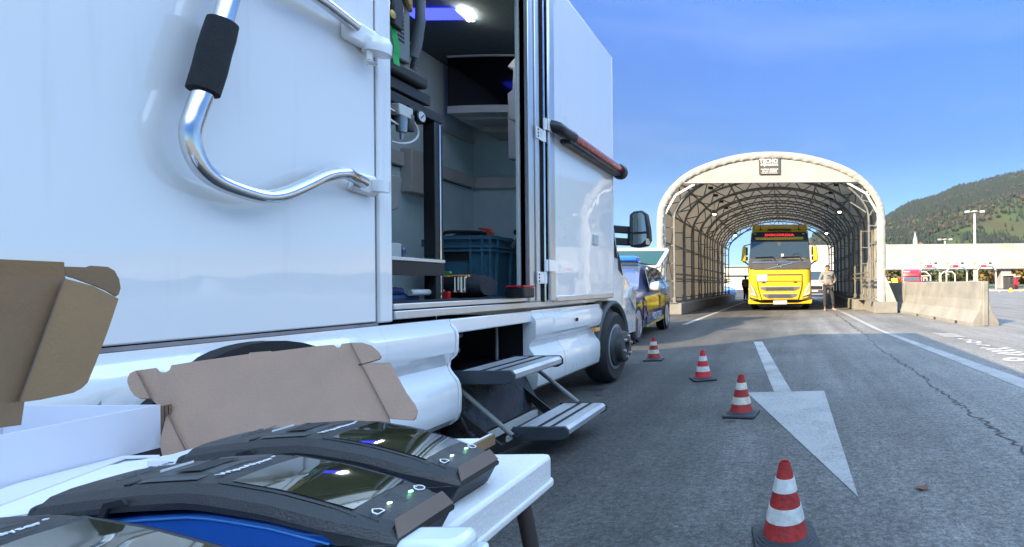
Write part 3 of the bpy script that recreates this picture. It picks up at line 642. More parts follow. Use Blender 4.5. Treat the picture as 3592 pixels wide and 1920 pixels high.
# ================================================================ generic car body by stations
def carloft(st, name, m, parent, T, ang=45):
    # st: (y, z_low, z_belt, halfwidth_low, halfwidth_belt, z_top, halfwidth_top); T maps local to world
    b = B(); rings = []
    for (y, zl, zb_, wl, wb, zt, wt) in st:
        half = [(0, zl), (wl * .82, zl), (wl, zl + .06), (wb, zl + (zb_ - zl) * .55), (wb * .985, zb_), (wt + (wb - wt) * .25, zb_ + (zt - zb_) * .45), (wt, zt - .03), (wt * .8, zt), (0, zt)]
        rings.append([T(x, y, z) for x, z in half] + [T(-x, y, z) for x, z in half[::-1][1:-1]])
    b.loft(rings); return b.build(name, m, parent, smooth=True, ang=ang)
# ---- patrol car, nose towards the camera, tailgate up
M['silver'] = mat('silver_blue_paint', (.045, .065, .15), .32, var=.04, coat=.35, metal=.1)
M['liv_blue'] = mat('dark_blue_livery', (.02, .035, .16), .2, var=.04, coat=.8)
M['liv_yel'] = mat('yellow_livery', (.50, .36, .02), .25, var=.05, coat=.6)
M['liv_let'] = mat('pale_blue_lettering', (.55, .68, .82), .3, var=0)
M['bluelamp'] = mat('blue_beacon_lens', (.02, .12, .62), .15, var=.1, coat=.9, emit=(.0, .05, .5), estr=.12)
pc = root('patrol_car', (0, 0, 0), 'silver blue and yellow patrol estate car with open tailgate behind the white van', 'car')
CYAW = 0.0
def T(x, y, z): return Vector((x, y, z))
st = [(-.92, .30, .55, .62, .66, .62, .60), (-.84, .22, .62, .80, .82, .72, .72), (-.55, .19, .68, .89, .90, .82, .78), (0, .18, .74, .91, .92, .92, .82), (.62, .18, .82, .91, .92, .98, .80),
      (.95, .18, .86, .91, .92, 1.08, .74), (1.55, .18, .89, .91, .92, 1.40, .62), (1.9, .18, .90, .91, .925, 1.47, .60), (2.7, .18, .93, .91, .93, 1.485, .60), (3.2, .20, .95, .91, .92, 1.45, .60), (3.5, .24, .97, .89, .90, 1.36, .62), (3.72, .30, .97, .84, .86, 1.02, .70)]
body = carloft(st, 'body', M['silver'], pc, T)
# side windows and screens, slightly proud
def gp_(name, P, m, parent, t=.012, nrm=(1, 0, .45), **k): 
    b = B(); b.slab([Vector(p) for p in P], nrm, t); return b.build(name, m, parent, **k)
for s_ in (1, -1):
    def X(P): return [(s_ * x, y, z) for x, y, z in P]
    nr = (s_, 0, .55)
    gp_('side_window', X([(.915, 1.12, .905), (.915, 2.05, .925), (.655, 2.05, 1.41), (.70, 1.66, 1.36)]), M['glass'], pc, .012, nr)
    gp_('side_window', X([(.915, 2.12, .93), (.915, 2.85, .945), (.67, 2.80, 1.41), (.655, 2.12, 1.41)]), M['glass'], pc, .012, nr)
    gp_('side_window', X([(.915, 2.92, .95), (.90, 3.38, .985), (.70, 3.2, 1.36), (.67, 2.87, 1.41)]), M['glass'], pc, .012, nr)
    gp_('livery_stripe', X([(.925, -.42, .58), (.925, .35, .74), (.925, .42, .60), (.925, -.36, .48)]), M['liv_yel'], pc, .008, (s_, 0, 0))
    gp_('livery_stripe', X([(.926, .55, .80), (.928, 2.2, .86), (.928, 2.2, .80), (.926, .62, .73)]), M['liv_yel'], pc, .008, (s_, 0, 0))
    gp_('livery_block', X([(.926, .70, .72), (.930, 1.9, .78), (.930, 1.9, .55), (.926, .80, .52)]), M['liv_yel'], pc, .008, (s_, 0, 0))
    gp_('livery_block', X([(.930, 2.1, .79), (.930, 2.6, .82), (.930, 2.6, .56), (.930, 2.1, .55)]), M['liv_yel'], pc, .008, (s_, 0, 0))
    gp_('livery_block', X([(.926, .80, .515), (.930, 2.65, .545), (.930, 2.65, .48), (.926, .86, .44)]), M['liv_blue'], pc, .008, (s_, 0, 0))
    gp_('livery_block', X([(.924, .75, .42), (.926, 1.7, .43), (.924, 1.6, .30), (.920, .75, .27)]), M['liv_blue'], pc, .008, (s_, 0, 0))
    gp_('livery_block', X([(.926, .45, .72), (.928, .66, .73), (.926, .74, .45), (.926, .50, .36)]), M['liv_blue'], pc, .009, (s_, 0, 0))
    gp_('sill_stripe', X([(.918, .70, .25), (.922, 2.6, .36), (.922, 2.6, .28), (.915, .76, .21)]), M['liv_yel'], pc, .012, (s_, 0, 0))
    gp_('livery_block', X([(.925, 2.72, .84), (.925, 2.95, .80), (.925, 2.98, .60), (.925, 2.78, .58)]), M['liv_yel'], pc, .010, (s_, 0, 0))
    text('livery_lettering', 'POLIZEI', .21, (s_ * .938, 1.72, .385), (R(90), 0, R(90 if s_ == 1 else -90)), M['liv_let'], pc, .002, 1.15, space=1.1)
    for y in (1.95, 2.85):
        b = B(); b.box(s_ * .94 - .012, s_ * .94 + .012, y - .09, y + .09, .79, .82); b.build('door_handle', M['liv_blue'], pc, bevel=.008)
    b = B(); b.lathe([(0, -.13), (.07, -.10), (.10, -.02), (.10, .06), (.05, .10), (0, .11)], (s_ * 1.04, 1.12, .99), 'X', 14); o = b.build('wing_mirror', M['white'], pc, smooth=True)
    b = B(); b.beam((s_ * .90, 1.15, .92), (s_ * 1.0, 1.13, .94), .07, .04); b.build('mirror_foot', M['black'], o)
    # wheel arches and wheels
    for y in (0.0, 2.85):
        b = B(); b.lathe([(.40, -.01), (.40, .004), (.33, .004), (.33, -.01)], (s_ * .925, y, .33), 'X', 28); b.lathe([(0, 0), (.395, 0), (.395, .002)], (s_ * .924, y, .33), 'X', 28); b.build('wheel_arch', M['black'], pc)
        wheel('wheel', (s_ * .845, y, .33), .335, .22, pc, .245, 'X', s_, spokes=5)
    b = B(); b.slab([(s_ * .45, -.93, .60), (s_ * .80, -.70, .70), (s_ * .84, -.62, .60), (s_ * .62, -.88, .52)], (s_ * .3, -1, .1), .02); b.build('headlight', M['headl'], pc)
    b = B(); b.tube([(s_ * .60, 1.7, 1.48), (s_ * .60, 3.2, 1.50)], .016, 8); b.build('roof_rail', M['black'], pc, smooth=True)
gp_('windscreen', [(-.74, .98, .96), (.74, .98, .96), (.60, 1.56, 1.385), (-.60, 1.56, 1.385)], M['glass'], pc, .03, (0, -.6, 1))
b = B(); b.prism(rrect(-.40, .40, .38, .56, .04), -.94, -.90, 'Y'); b.build('front_grille', M['black'], pc)
b = B(); b.prism([(-.55, 1.53), (.55, 1.53), (.50, 1.64), (-.50, 1.64)], 1.72, 2.02, 'Y'); lb = b.build('light_bar', M['bluelamp'], pc, bevel=.03)
b = B(); b.box(-.5, .5, 1.76, 1.98, 1.49, 1.53); b.build('bar_mount', M['black'], lb)
# raised tailgate: frame with glass
tg = [(-.66, 3.28, 1.46), (.66, 3.28, 1.46), (.76, 4.12, 1.92), (-.76, 4.12, 1.92)]
b = B(); n_ = Vector((0, -.46, .84)).normalized()
P = [Vector(p) for p in tg]
for a, c in ((0, 1), (1, 2), (2, 3), (3, 0)): b.beam(P[a], P[c], .10, .06, n_)
b.beam(P[2] + Vector((0, .05, -.02)), P[3] + Vector((0, .05, -.02)), .16, .12, n_); tgo = b.build('tailgate', M['white'], pc, bevel=.02)
gp_('tailgate_glass', [p for p in (P[0] + Vector((.05, .05, .03)), P[1] + Vector((-.05, .05, .03)), P[2] + Vector((-.05, -.06, -.03)), P[3] + Vector((.05, -.06, -.03)))], mat('green_tinted_glass', (.006, .045, .04), .15, var=0, spec=.3), tgo, .01, n_)
for s_ in (-1, 1):
    b = B(); b.tube([(s_ * .64, 3.5, 1.02), (s_ * .70, 3.85, 1.72)], .014, 6); b.build('gas_strut', M['galv'], pc)
b = B(); b.prism(rrect(-.66, .66, .66, 1.36, .08), 3.66, 3.70, 'Y'); b.build('load_opening', M['black'], pc)
pc.location = (-3.58, 9.05, 0); pc.rotation_euler = (0, 0, R(3.2))
# ================================================================ parked white van and blue car beyond the tent
def far_van(name, loc, rz, paint_, label, cat, scale=1.0):
    r_ = root(name, (0, 0, 0), label, cat)
    st = [(0, .35, .9, .86, .88, .98, .80), (.12, .28, 1.0, .96, .97, 1.12, .9), (.75, .26, 1.15, .98, 1.0, 1.40, .88), (1.45, .26, 1.25, .98, 1.0, 2.35, .82), (1.8, .26, 1.3, .98, 1.0, 2.52, .84), (5.4, .28, 1.3, .98, 1.0, 2.55, .86), (5.6, .35, 1.3, .95, .97, 2.45, .84)]
    carloft(st, 'body', paint_, r_, T)
    gp_('windscreen', [(-.80, .74, 1.38), (.80, .74, 1.38), (.74, 1.30, 2.12), (-.74, 1.30, 2.12)], M['glass'], r_, .04, (0, -.8, .6))
    b = B(); b.prism(rrect(-.62, .62, .62, .90, .06), -.03, .05, 'Y'); b.build('grille', M['black'], r_); b = B(); b.prism(rrect(-.92, .92, .32, .58, .06), -.04, .1, 'Y'); b.build('bumper', M['dgrey'], r_)
    b = B(); b.box(-.26, .26, -.055, -.035, .42, .54); b.build('number_plate', M['white'], r_)
    for s_ in (-1, 1):
        b = B(); b.slab([(s_ * .66, -.02, .72), (s_ * .93, .14, .86), (s_ * .95, .2, 1.08), (s_ * .80, .05, 1.02)], (s_ * .4, -1, 0), .02); b.build('headlight', M['headl'], r_)
        b = B(); b.box(s_ * 1.12 - .08, s_ * 1.12 + .08, .95, 1.05, 1.35, 1.75); b.build('wing_mirror', M['black'], r_, bevel=.02)
        gp_('side_window', [(s_ * 1.0, .98, 1.36), (s_ * 1.0, 1.85, 1.38), (s_ * .92, 1.85, 2.0), (s_ * .93, 1.42, 2.0)], M['glass'], r_, .015, (s_, 0, .1))
        for y in (.85, 4.5): wheel('wheel', (s_ * .90, y, .34), .34, .22, r_, .21, 'X', s_)
    r_.location = loc; r_.rotation_euler = (0, 0, rz); r_.scale = (scale,) * 3; return r_
far_van('parked_van', (2.35, 43.0, 0), R(-4), M['white'], 'white panel van facing the camera beyond the far end of the tent', 'van')
def far_car(name, loc, rz, m, label):
    r_ = root(name, (0, 0, 0), label, 'car')
    carloft([(s[0],) + s[1:] for s in st[:]], 'body', m, r_, T)
    gp_('windscreen', [(-.74, .98, .96), (.74, .98, .96), (.60, 1.56, 1.385), (-.60, 1.56, 1.385)], M['wind'], r_, .03, (0, -.6, 1))
    for s_ in (-1, 1):
        gp_('side_window', [(s_ * .915, 1.12, .905), (s_ * .915, 3.2, .955), (s_ * .69, 3.1, 1.37), (s_ * .655, 2.05, 1.41), (s_ * .70, 1.66, 1.36)], M['glass'], r_, .012, (s_, 0, .55))
        b = B(); b.slab([(s_ * .45, -.93, .60), (s_ * .80, -.70, .70), (s_ * .84, -.62, .60), (s_ * .62, -.88, .52)], (s_ * .3, -1, .1), .02); b.build('headlight', M['headl'], r_)
        for y in (0.0, 2.85): wheel('wheel', (s_ * .845, y, .33), .335, .22, r_, .245, 'X', s_, spokes=5)
    r_.location = loc; r_.rotation_euler = (0, 0, rz); return r_
far_car('parked_car', (-5.2, 41.0, 0), R(58), mat('light_blue_paint', (.12, .28, .62), .2, var=.03, coat=.8), 'light blue car parked at an angle beyond the tent, left of the lorry')
# ================================================================ red lorry at the toll lanes
RX, RY = 0, 0
red = root('red_lorry', (0, 0, 0), 'red lorry with white box body approaching behind the concrete barrier', 'lorry')
rm = mat('red_truck_paint', (.42, .012, .02), .3, var=.04, coat=.5)
def rring(z, hw, y, dep=1.9, r=.2):
    P = [(-hw + r * (1 - math.cos(R(a))), y + r * (1 - math.sin(R(a)))) for a in (0, 30, 60, 90)]; P = P + [(-x, yy) for x, yy in P[::-1]]
    return [Vector((x, yy, z)) for x, yy in [(-hw, dep)] + P + [(hw, dep)]]
b = B(); b.loft([rring(.35, 1.2, 0), rring(1.0, 1.22, 0), rring(1.25, 1.2, .04), rring(1.95, 1.14, .22), rring(2.35, 1.12, .32)]); b.build('cab_body', rm, red, smooth=True, ang=50)
b = B(); b.loft([rring(2.35, 1.10, .45), rring(2.7, 1.06, .8), rring(2.95, 1.0, 1.3)]); b.build('roof_deflector', rm, red, smooth=True, ang=50)
b = B(); b.slab([(-1.0, .06, 1.34), (1.0, .06, 1.34), (.95, .20, 1.86), (-.95, .20, 1.86)], (0, -1, .3), .05); b.build('windscreen', M['wind'], red)
b = B(); b.slab([(-1.1, .20, 1.90), (1.1, .20, 1.90), (1.1, .06, 1.98), (-1.1, .06, 1.98)], (0, -.3, 1), .04); b.build('sun_visor', rm, red)
b = B(); b.prism([(-.8, .75), (.8, .75), (.7, .62), (-.7, .62)], -.04, .02, 'Y'); b.prism([(-.9, 1.12), (.9, 1.12), (.85, 1.04), (-.85, 1.04)], -.03, .05, 'Y'); b.build('grille', M['black'], red)
for s_ in (-1, 1):
    b = B(); b.box(s_ * .95 - .2, s_ * .95 + .2, -.03, .05, .62, .82); b.build('headlight', M['headl'], red, bevel=.02)
    b = B(); b.box(s_ * 1.38 - .1, s_ * 1.38 + .1, .15, .28, 1.3, 1.9); b.build('wing_mirror', rm, red, bevel=.03)
    for y in (1.2, 5.6): wheel('wheel', (s_ * 1.02, y, .5), .5, .34, red, .29, 'X', s_)
b = B(); b.box(-.95, -.2, .62, .74, 2.52, 2.66); b.build('roof_lettering_panel', M['white'], red)
b = B(); b.box(-1.25, 1.25, 2.0, 9.0, .9, 2.95); b.build('box_body', mat('white_box_body', (.36,.36,.35), .5, var=.04), red, bevel=.02)
b = B(); b.box(-.5, .5, 1.5, 8.8, .5, .9); b.build('chassis', M['black'], red)
p = onY(3197, 990, 66); red.location = (p.x, 66, 0); red.rotation_euler = (0, 0, R(-14))
# ================================================================ people
M['skin'] = mat('skin', (.38, .17, .12), .55, var=.05)
M['hair'] = mat('dark_hair', (.03, .02, .018), .8, var=.2)
def skin(name, verts, edges, radii, m, parent, sub=2, label=None):
    off = wloc(parent); me = bpy.data.meshes.new(name); me.from_pydata([tuple(Vector(v) - off) for v in verts], edges, [])
    me.materials.append(m); o = bpy.data.objects.new(name, me); C.objects.link(o); o.parent = parent
    md = o.modifiers.new('skin', 'SKIN'); md.use_smooth_shade = True
    for i, r_ in enumerate(radii):
        rr = r_ if isinstance(r_, tuple) else (r_, r_); me.skin_vertices[0].data[i].radius = rr
    me.skin_vertices[0].data[0].use_root = True
    s_ = o.modifiers.new('sub', 'SUBSURF'); s_.levels = sub; s_.render_levels = sub
    if label: o['label'] = label
    return o
def person(loc, rz, label, top, legs, shoe, pose='pocket', H=1.76, hat=None, group=None, face=True, belly=1.0, vest=None):
    r_ = root('person', (0, 0, 0), label, 'person', group)
    s_ = H / 1.76
    def V(x, y, z): return (x * s_, y * s_, z * s_)
    # legs: stance
    LA = {'pocket': [(-.12, -.02, .09), (.23, .03, .09)], 'stand': [(-.10, 0, .09), (.11, .02, .09)]}[pose]
    hip = [(-.095, 0, .93), (.10, 0, .93)]; knee = [(LA[0][0] * .85 - .02, -.03, .50), (LA[1][0] * .72 + .02, -.05, .50)]
    # body (skin): torso core, neck, head, arms, hands in one piece
    if pose == 'pocket':
        arms = [[(-.20, 0, 1.44), (-.31, .04, 1.17), (-.17, -.16, 1.06), (-.09, -.19, 1.05)], [(.20, 0, 1.44), (.31, .05, 1.17), (.20, -.13, 1.05), (.12, -.17, 1.03)]]
    else:
        arms = [[(-.20, 0, 1.44), (-.27, .03, 1.15), (-.22, -.14, .98), (-.18, -.19, .94)], [(.20, 0, 1.44), (.27, .03, 1.15), (.24, -.10, .93), (.23, -.12, .86)]]
    vs = [V(0, 0, .95), V(0, 0, 1.15), V(0, 0, 1.38), V(0, 0, 1.49), V(0, -.01, 1.56), V(0, -.02, 1.64), V(0, -.01, 1.71)]
    rd = [.12, .12, .13, .055, (.062, .07), (.078, .095), (.062, .07)]; ed = [(0, 1), (1, 2), (2, 3), (3, 4), (4, 5), (5, 6)]
    for a in arms:
        b0 = len(vs); vs += [V(*q) for q in a]; rd += [.05, .042, .027, (.035, .018)]; ed += [(2, b0), (b0, b0 + 1), (b0 + 1, b0 + 2), (b0 + 2, b0 + 3)]
        h = Vector(a[3]); d = (h - Vector(a[2])).normalized()
        for k in range(5):
            b1 = len(vs); sp = (k - 2) * .017; e_ = h + d * (.035 if k else .01) + Vector((0, -.005, sp)); f_ = e_ + d * (.045 - .006 * abs(k - 2)) + Vector((0, .012, sp * .3 - .01))
            vs += [V(*e_), V(*f_)]; rd += [.0095, .0075]; ed += [(b0 + 3, b1), (b1, b1 + 1)]
    for i in (0, 1):
        b0 = len(vs); vs += [V(*hip[i]), V(*knee[i]), V(*LA[i])]; rd += [.08, .05, .035]; ed += [(0, b0), (b0, b0 + 1), (b0 + 1, b0 + 2)]
    body = skin('body', vs, ed, rd, M['skin'], r_)
    # face: nose, ears, brow and mouth
    b = B(); hz_ = 1.64
    b.lathe([(0, -.03), (.012, -.02), (.016, 0), (.008, .025), (0, .03)], V(0, -.118, hz_ - .005), 'Z', 8)
    for sx in (-1, 1): b.lathe([(0, -.012), (.026, -.006), (.03, .004), (0, .012)], V(sx * .083, -.01, hz_), 'X', 10)
    b.build('face_features', M['skin'], body, smooth=True)
    b = B()
    for sx in (-1, 1): b.lathe([(0, -.01), (.012, 0), (0, .01)], V(sx * .034, -.100, hz_ + .02), 'Y', 8); b.beam(V(sx * .018, -.108, hz_ + .038), V(sx * .055, -.098, hz_ + .036), .008, .006)
    b.beam(V(-.028, -.103, hz_ - .052), V(.028, -.103, hz_ - .052), .008, .007); b.build('eyes', M['hair'], body)
    # hair cap
    b = B(); rings = []
    for k in range(7):
        a = k / 6; z = 1.655 + .115 * math.sin(a * math.pi / 2); rr = .092 * math.cos(a * math.pi / 2 * .98) + .004
        rings.append([V(rr * math.cos(t * math.pi / 8), .012 + rr * 1.12 * math.sin(t * math.pi / 8), z + (.035 if (math.sin(t * math.pi / 8) < -.1) and k < 3 else 0)) for t in range(16)])
    b.loft(rings); b.build('hair', hat or M['hair'], body, smooth=True, ang=80)
    # top garment
    vs = [V(0, 0, .98), V(0, -.03 * belly, 1.10), V(0, -.02, 1.28), V(0, 0, 1.42), V(0, .02, 1.50)]
    rd = [(.175 * belly, .125), (.195 * belly, .155 * belly), (.185, .14), (.15, .10), (.085, .085)]; ed = [(0, 1), (1, 2), (2, 3), (3, 4)]
    for a in arms:
        b0 = len(vs); A = [Vector(q) for q in a]; vs += [V(*A[0]), V(*A[1]), V(*A[1].lerp(A[2], .85))]; rd += [.078, .062, .048]; ed += [(3, b0), (b0, b0 + 1), (b0 + 1, b0 + 2)]
    g = skin('hoodie' if pose == 'pocket' else 'jacket', vs, ed, rd, top, r_)
    if pose == 'pocket':
        b = B(); b.tube([V(.10 * math.cos(t * .4488), .03 + .085 * math.sin(t * .4488), 1.49 + .025 * math.sin(t * .4488)) for t in range(15)], .028 * s_, 8); b.build('hood', top, g, smooth=True)
        b = B()
        for (x0, z0, x1, z1) in ((-.06, 1.36, -.02, 1.33), (-.02, 1.33, .02, 1.36), (.02, 1.36, .07, 1.34), (-.04, 1.30, .05, 1.26), (-.07, 1.24, .09, 1.235), (.05, 1.33, .09, 1.26)): b.beam(V(x0, -.152, z0), V(x1, -.152, z1), .012, .02, (0, 1, 0))
        b.build('chest_print', M['black'], g)
        b = B(); b.prism([V(-.16, 0, .99)[::2], V(.16, 0, .99)[::2], V(.16, 0, 1.02)[::2], V(.09, 0, 1.14)[::2], V(-.09, 0, 1.14)[::2], V(-.16, 0, 1.02)[::2]], -.196 * s_, -.13 * s_, 'Y'); b.build('front_pocket', top, g, bevel=.012)
    if vest:
        vs = [V(0, 0, .93), V(0, -.01, 1.12), V(0, 0, 1.30), V(0, 0, 1.43)]; skin('safety_vest', vs, [(0, 1), (1, 2), (2, 3)], [(.215, .165), (.215, .175), (.215, .165), (.17, .12)], vest, r_)
    vs = [V(0, 0, .98)]; rd = [(.165 * belly, .12)]; ed = []
    for i in (0, 1):
        b0 = len(vs); K_ = Vector(knee[i]); L_ = Vector(LA[i]); vs += [V(*hip[i]), V(*K_), V(*(K_.lerp(L_, .9)))]; rd += [(.108, .115), .078, .062]; ed += [(0, b0), (b0, b0 + 1), (b0 + 1, b0 + 2)]
    skin('trousers', vs, ed, rd, legs, r_)
    for i in (0, 1):
        L_ = Vector(LA[i]); sx = -1 if i == 0 else 1; b = B(); rings = []
        for (yy, hw, zt) in ((.075, .03, .05), (.05, .042, .10), (-.02, .042, .095), (-.09, .048, .065), (-.16, .045, .045), (-.19, .025, .03)):
            cx_ = L_.x + sx * (-yy) * .25; rings.append([Vector(V(cx_ + hw * math.cos(q), L_.y + yy, zt / 2 + zt / 2 * math.sin(q))) for q in [k * math.pi / 5 for k in range(10)]])
        b.loft(rings); b.build('shoe', shoe, r_, smooth=True, ang=70)
    r_.location = loc; r_.rotation_euler = (0, 0, rz); return r_
grey = mat('grey_hoodie_fabric', (.19, .20, .195), .9, var=.12, scale=10, bump=.4, bscale=14)
dkt = mat('charcoal_sweatpants', (.03, .03, .034), .9, var=.15, scale=10, bump=.4, bscale=14)
trainers = mat('grey_trainers', (.24, .22, .24), .7, var=.2, scale=30)
g0 = onZ(2905, 1090, 0); person((g0.x, g0.y + .1, 0), R(8), 'stout man in grey hoodie and dark sweatpants, hand in front pocket, beside the yellow lorry', grey, dkt, trainers, 'pocket', 1.76, belly=1.14)
dk = mat('dark_jacket', (.02, .02, .022), .9, var=.1)
p = onZ(2616, 1057, 0); person((p.x - .02, p.y + .2, 0), R(150), 'person in dark clothes with grey back panel standing left of the yellow lorry', mat('olive_grey_jacket', (.13, .13, .11), .9, var=.1), dk, dk, 'stand', 1.62)
hv = mat('yellow_safety_fabric', (.62, .78, .03), .7, var=.08, emit=None)
p = onY(3137, 985, 38); person((p.x, 38, 0), R(160), 'worker in bright yellow safety vest seen over the barrier, right of the pair', hv, dk, dk, 'stand', 1.62, vest=hv)
p = onY(3117, 985, 37); person((p.x, 37, 0), R(20), 'worker in dark jacket and pale vest beside the tent corner, left of the pair', dk, dk, dk, 'stand', 1.56, vest=mat('pale_safety_fabric', (.55, .66, .35), .7, var=.08))
# ================================================================ the white inspection van, side at X = XS
def gloss_white():
    m = mat('glossy_white_body', (.80, .81, .82), .30, var=.02, scale=1.5); n = m.node_tree.nodes; l = m.node_tree.links; b = n['Principled BSDF']
    b.inputs['Coat Weight'].default_value = 1.0; b.inputs['Coat Roughness'].default_value = .025; b.inputs['Coat IOR'].default_value = 1.62
    g = n.new('ShaderNodeNewGeometry'); t = n.new('ShaderNodeTexNoise'); t.inputs['Scale'].default_value = 3.2; t.inputs['Detail'].default_value = 3; l.new(g.outputs['Position'], t.inputs['Vector'])
    bp = n.new('ShaderNodeBump'); bp.inputs['Strength'].default_value = .06; bp.inputs['Distance'].default_value = .02; l.new(t.outputs[0], bp.inputs['Height']); l.new(bp.outputs[0], b.inputs['Coat Normal'])
    # faint vertical dirt runs and small scuffs that stay with the panel
    mp = n.new('ShaderNodeMapping'); mp.inputs['Scale'].default_value = (1, 14, .8); l.new(g.outputs['Position'], mp.inputs[0])
    d = n.new('ShaderNodeTexNoise'); d.inputs['Scale'].default_value = 1.4; d.inputs['Detail'].default_value = 6; l.new(mp.outputs[0], d.inputs['Vector'])
    r_ = n.new('ShaderNodeMapRange'); r_.inputs[1].default_value = .60; r_.inputs[2].default_value = .78; r_.inputs[3].default_value = 0; r_.inputs[4].default_value = .18; l.new(d.outputs[0], r_.inputs[0])
    mx = n.new('ShaderNodeMix'); mx.data_type = 'RGBA'; l.new(r_.outputs[0], mx.inputs[0]); mx.inputs[6].default_value = (.80, .81, .82, 1); mx.inputs[7].default_value = (.52, .50, .46, 1)
    l.new(mx.outputs[2], b.inputs['Base Color']); return m
M['gw'] = gloss_white()
M['alu'] = mat('anodised_aluminium', (.62, .64, .66), .32, metal=.75, var=.06, scale=5, stretch=(1, 1, .1))
M['polish'] = mat('polished_steel_tube', (.72, .73, .74), .16, metal=1.0, var=.05, scale=12)
M['rubber'] = mat('black_rubber_seal', (.012, .012, .014), .7, var=.1)
M['wall_in'] = mat('white_interior_panel', (.66, .83, .84), .55, var=.05, scale=3)
M['ceil_in'] = mat('dark_grey_ceiling', (.09, .12, .13), .9, var=.15, scale=40, bump=.4, bscale=200)
M['steel_dk'] = mat('black_steel_frame', (.022, .024, .026), .45, metal=.3, var=.15, scale=12)
M['pvc_g'] = mat('grey_white_plastic', (.50, .53, .52), .5, var=.05)
XS = -1.89; XF = -4.15
van = root('inspection_van', (-3.0, 3.0, 0), 'large white box inspection van with open side door, folding steps and a tubular handrail', 'van')
YO0 = onX(1372, 700, XS).y; YO1 = onX(1846, 700, XS).y; YB0, YB1 = -3.0, 5.44; ZT = 3.47; ZS = .845; ZO = 3.18; ZF = .925
def yx(px, X=XS): return onX(px, 1000, X).y
def zx(px, py, X=XS): return onX(px, py, X).z
YSE = yx(1322)
# outer skin
b = B(); b.box(XS - .05, XS, YB0, YSE - .004, ZS, ZT); b.build('rear_side_panel', M['gw'], van, bevel=.006)
b = B(); b.box(XS - .05, XS + .006, YSE + .004, YO0, ZS - .005, ZT); b.build('door_post', M['gw'], van, bevel=.008)
b = B(); b.box(XS - .045, XS - .003, YSE - .01, YSE + .01, ZS, ZT - .02); b.build('panel_seam', mat('seam_grey', (.20, .20, .22), .7, var=.2), van)
b = B(); b.box(XS - .05, XS, YO0 + .002, YO1 - .002, ZO, ZT); b.build('door_header', M['gw'], van, bevel=.004)
b = B(); b.box(XS - .05, XS, YO1, YB1, ZS, ZT); b.build('front_side_panel', M['gw'], van, bevel=.008)
b = B(); b.box(XF, XS - .052, YB0, YB1, ZT - .05, ZT + .01); b.build('roof', M['gw'], van, bevel=.01)
b = B(); b.box(XS - .06, XS + .012, YB0, YB1, ZT - .02, ZT + .025); b.build('roof_edge_trim', M['alu'], van, bevel=.006)
b = B(); b.box(XF, XF + .05, YB0, YB1, ZS, ZT - .052); b.build('far_side_panel', M['gw'], van)
b = B(); b.box(XF + .05, XS - .052, YB1 - .05, YB1, ZS, ZT - .052); b.build('front_bulkhead', M['gw'], van, bevel=.004)
b = B(); b.box(XF + .05, XS - .052, YB0, YB0 + .05, ZS, ZT - .052); b.build('rear_wall', M['gw'], van)
# long bottom seam strip
b = B(); b.box(XS - .03, XS + .004, YB0, YSE, ZS - .016, ZS - .004); b.build('lower_seam', mat('seam_sealant', (.30, .26, .27), .8, var=.2), van)
# aluminium door frame, sill and inner edges
b = B(); b.box(XS - .09, XS + .014, YO0 + .004, YO1 + .20, ZS + .005, ZS + .045); b.box(XS - .08, XS + .008, YO0 + .004, YO1 + .08, ZS + .052, ZF); b.build('door_sill', M['alu'], van, bevel=.004)
b = B(); b.box(XS - .10, XS - .02, YO0 + .003, YO1, ZF, ZF + .012); b.build('sill_gasket', M['rubber'], van)
for k, (o, w_, pr) in enumerate(((.00, .05, .022), (.058, .035, .014), (.10, .05, .024))):
    b = B(); b.box(XS - .05, XS + pr, YO1 + o, YO1 + o + w_, ZS + .05, ZT - .03); b.build('door_frame_profile', M['alu'], van, bevel=.005)
for o in (.051, .094): b = B(); b.box(XS, XS + .004, YO1 + o, YO1 + o + .006, ZS + .05, ZT - .03); b.build('frame_gasket', M['rubber'], van)
b = B(); b.box(XS - .055, XS - .045, YO1 - .022, YO1 - .002, ZF, ZO); b.build('inner_gasket', M['pvc_g'], van)
b = B(); b.box(XS - .1, XS - .046, YO0, YO0 + .012, ZF, ZO); b.build('inner_gasket', M['rubber'], van)
# interior
XI = -3.2; YW = 5.25
b = B(); b.box(XI - .03, XI, YO0 - 1.2, YW, ZF, 3.12); b.build('interior_wall', M['wall_in'], van)
b = B(); b.box(XI, XS - .06, YW, YW + .03, ZF, 3.12); b.build('interior_wall', M['wall_in'], van)
b = B(); b.box(XI, XS - .06, YO0 - 1.23, YO0 - 1.2, ZF, 3.12); b.build('interior_wall', M['wall_in'], van)
b = B(); b.box(XI, XS - .06, YO0 - 1.2, YW, 3.10, 3.13); b.build('interior_ceiling', M['ceil_in'], van)
b = B(); b.box(XI, XS - .02, YO0 - 1.2, YW, ZF - .04, ZF - .002); b.build('interior_floor', mat('grey_vinyl_floor', (.12, .13, .14), .7, var=.1), van)
b = B(); b.box(XS - .075, XS - .052, YO0 - 1.2, YO0 - .002, ZF, 3.1); b.build('inner_lining', M['wall_in'], van); b = B(); b.box(XS - .075, XS - .052, YO1 + .002, YW, ZF, 3.1); b.build('inner_lining', M['wall_in'], van)
rail = mat('beige_wall_rail', (.62, .62, .58), .6, var=.05)
for z, h in ((2.03, .12),):
    b = B(); b.box(XI, XI + .035, YO0 - 1.1, YW, z - h / 2 + .04, z + h / 2 + .04); b.build('wall_rail', rail, van, bevel=.008); b = B(); b.box(XI + .036, XS - .1, YW - .035, YW - .001, z - h / 2 + .04, z + h / 2 + .04); b.build('wall_rail', rail, van, bevel=.008)
b = B(); b.box(XI + .001, XI + .03, YO0, YW - .02, 2.46, 2.50); b.build('wall_rail', rail, van)
b = B(); b.box(XI + .002, XI + .006, YO0 - .8, YW - .04, 2.00, 2.008); b.build('rail_gasket', M['rubber'], van)
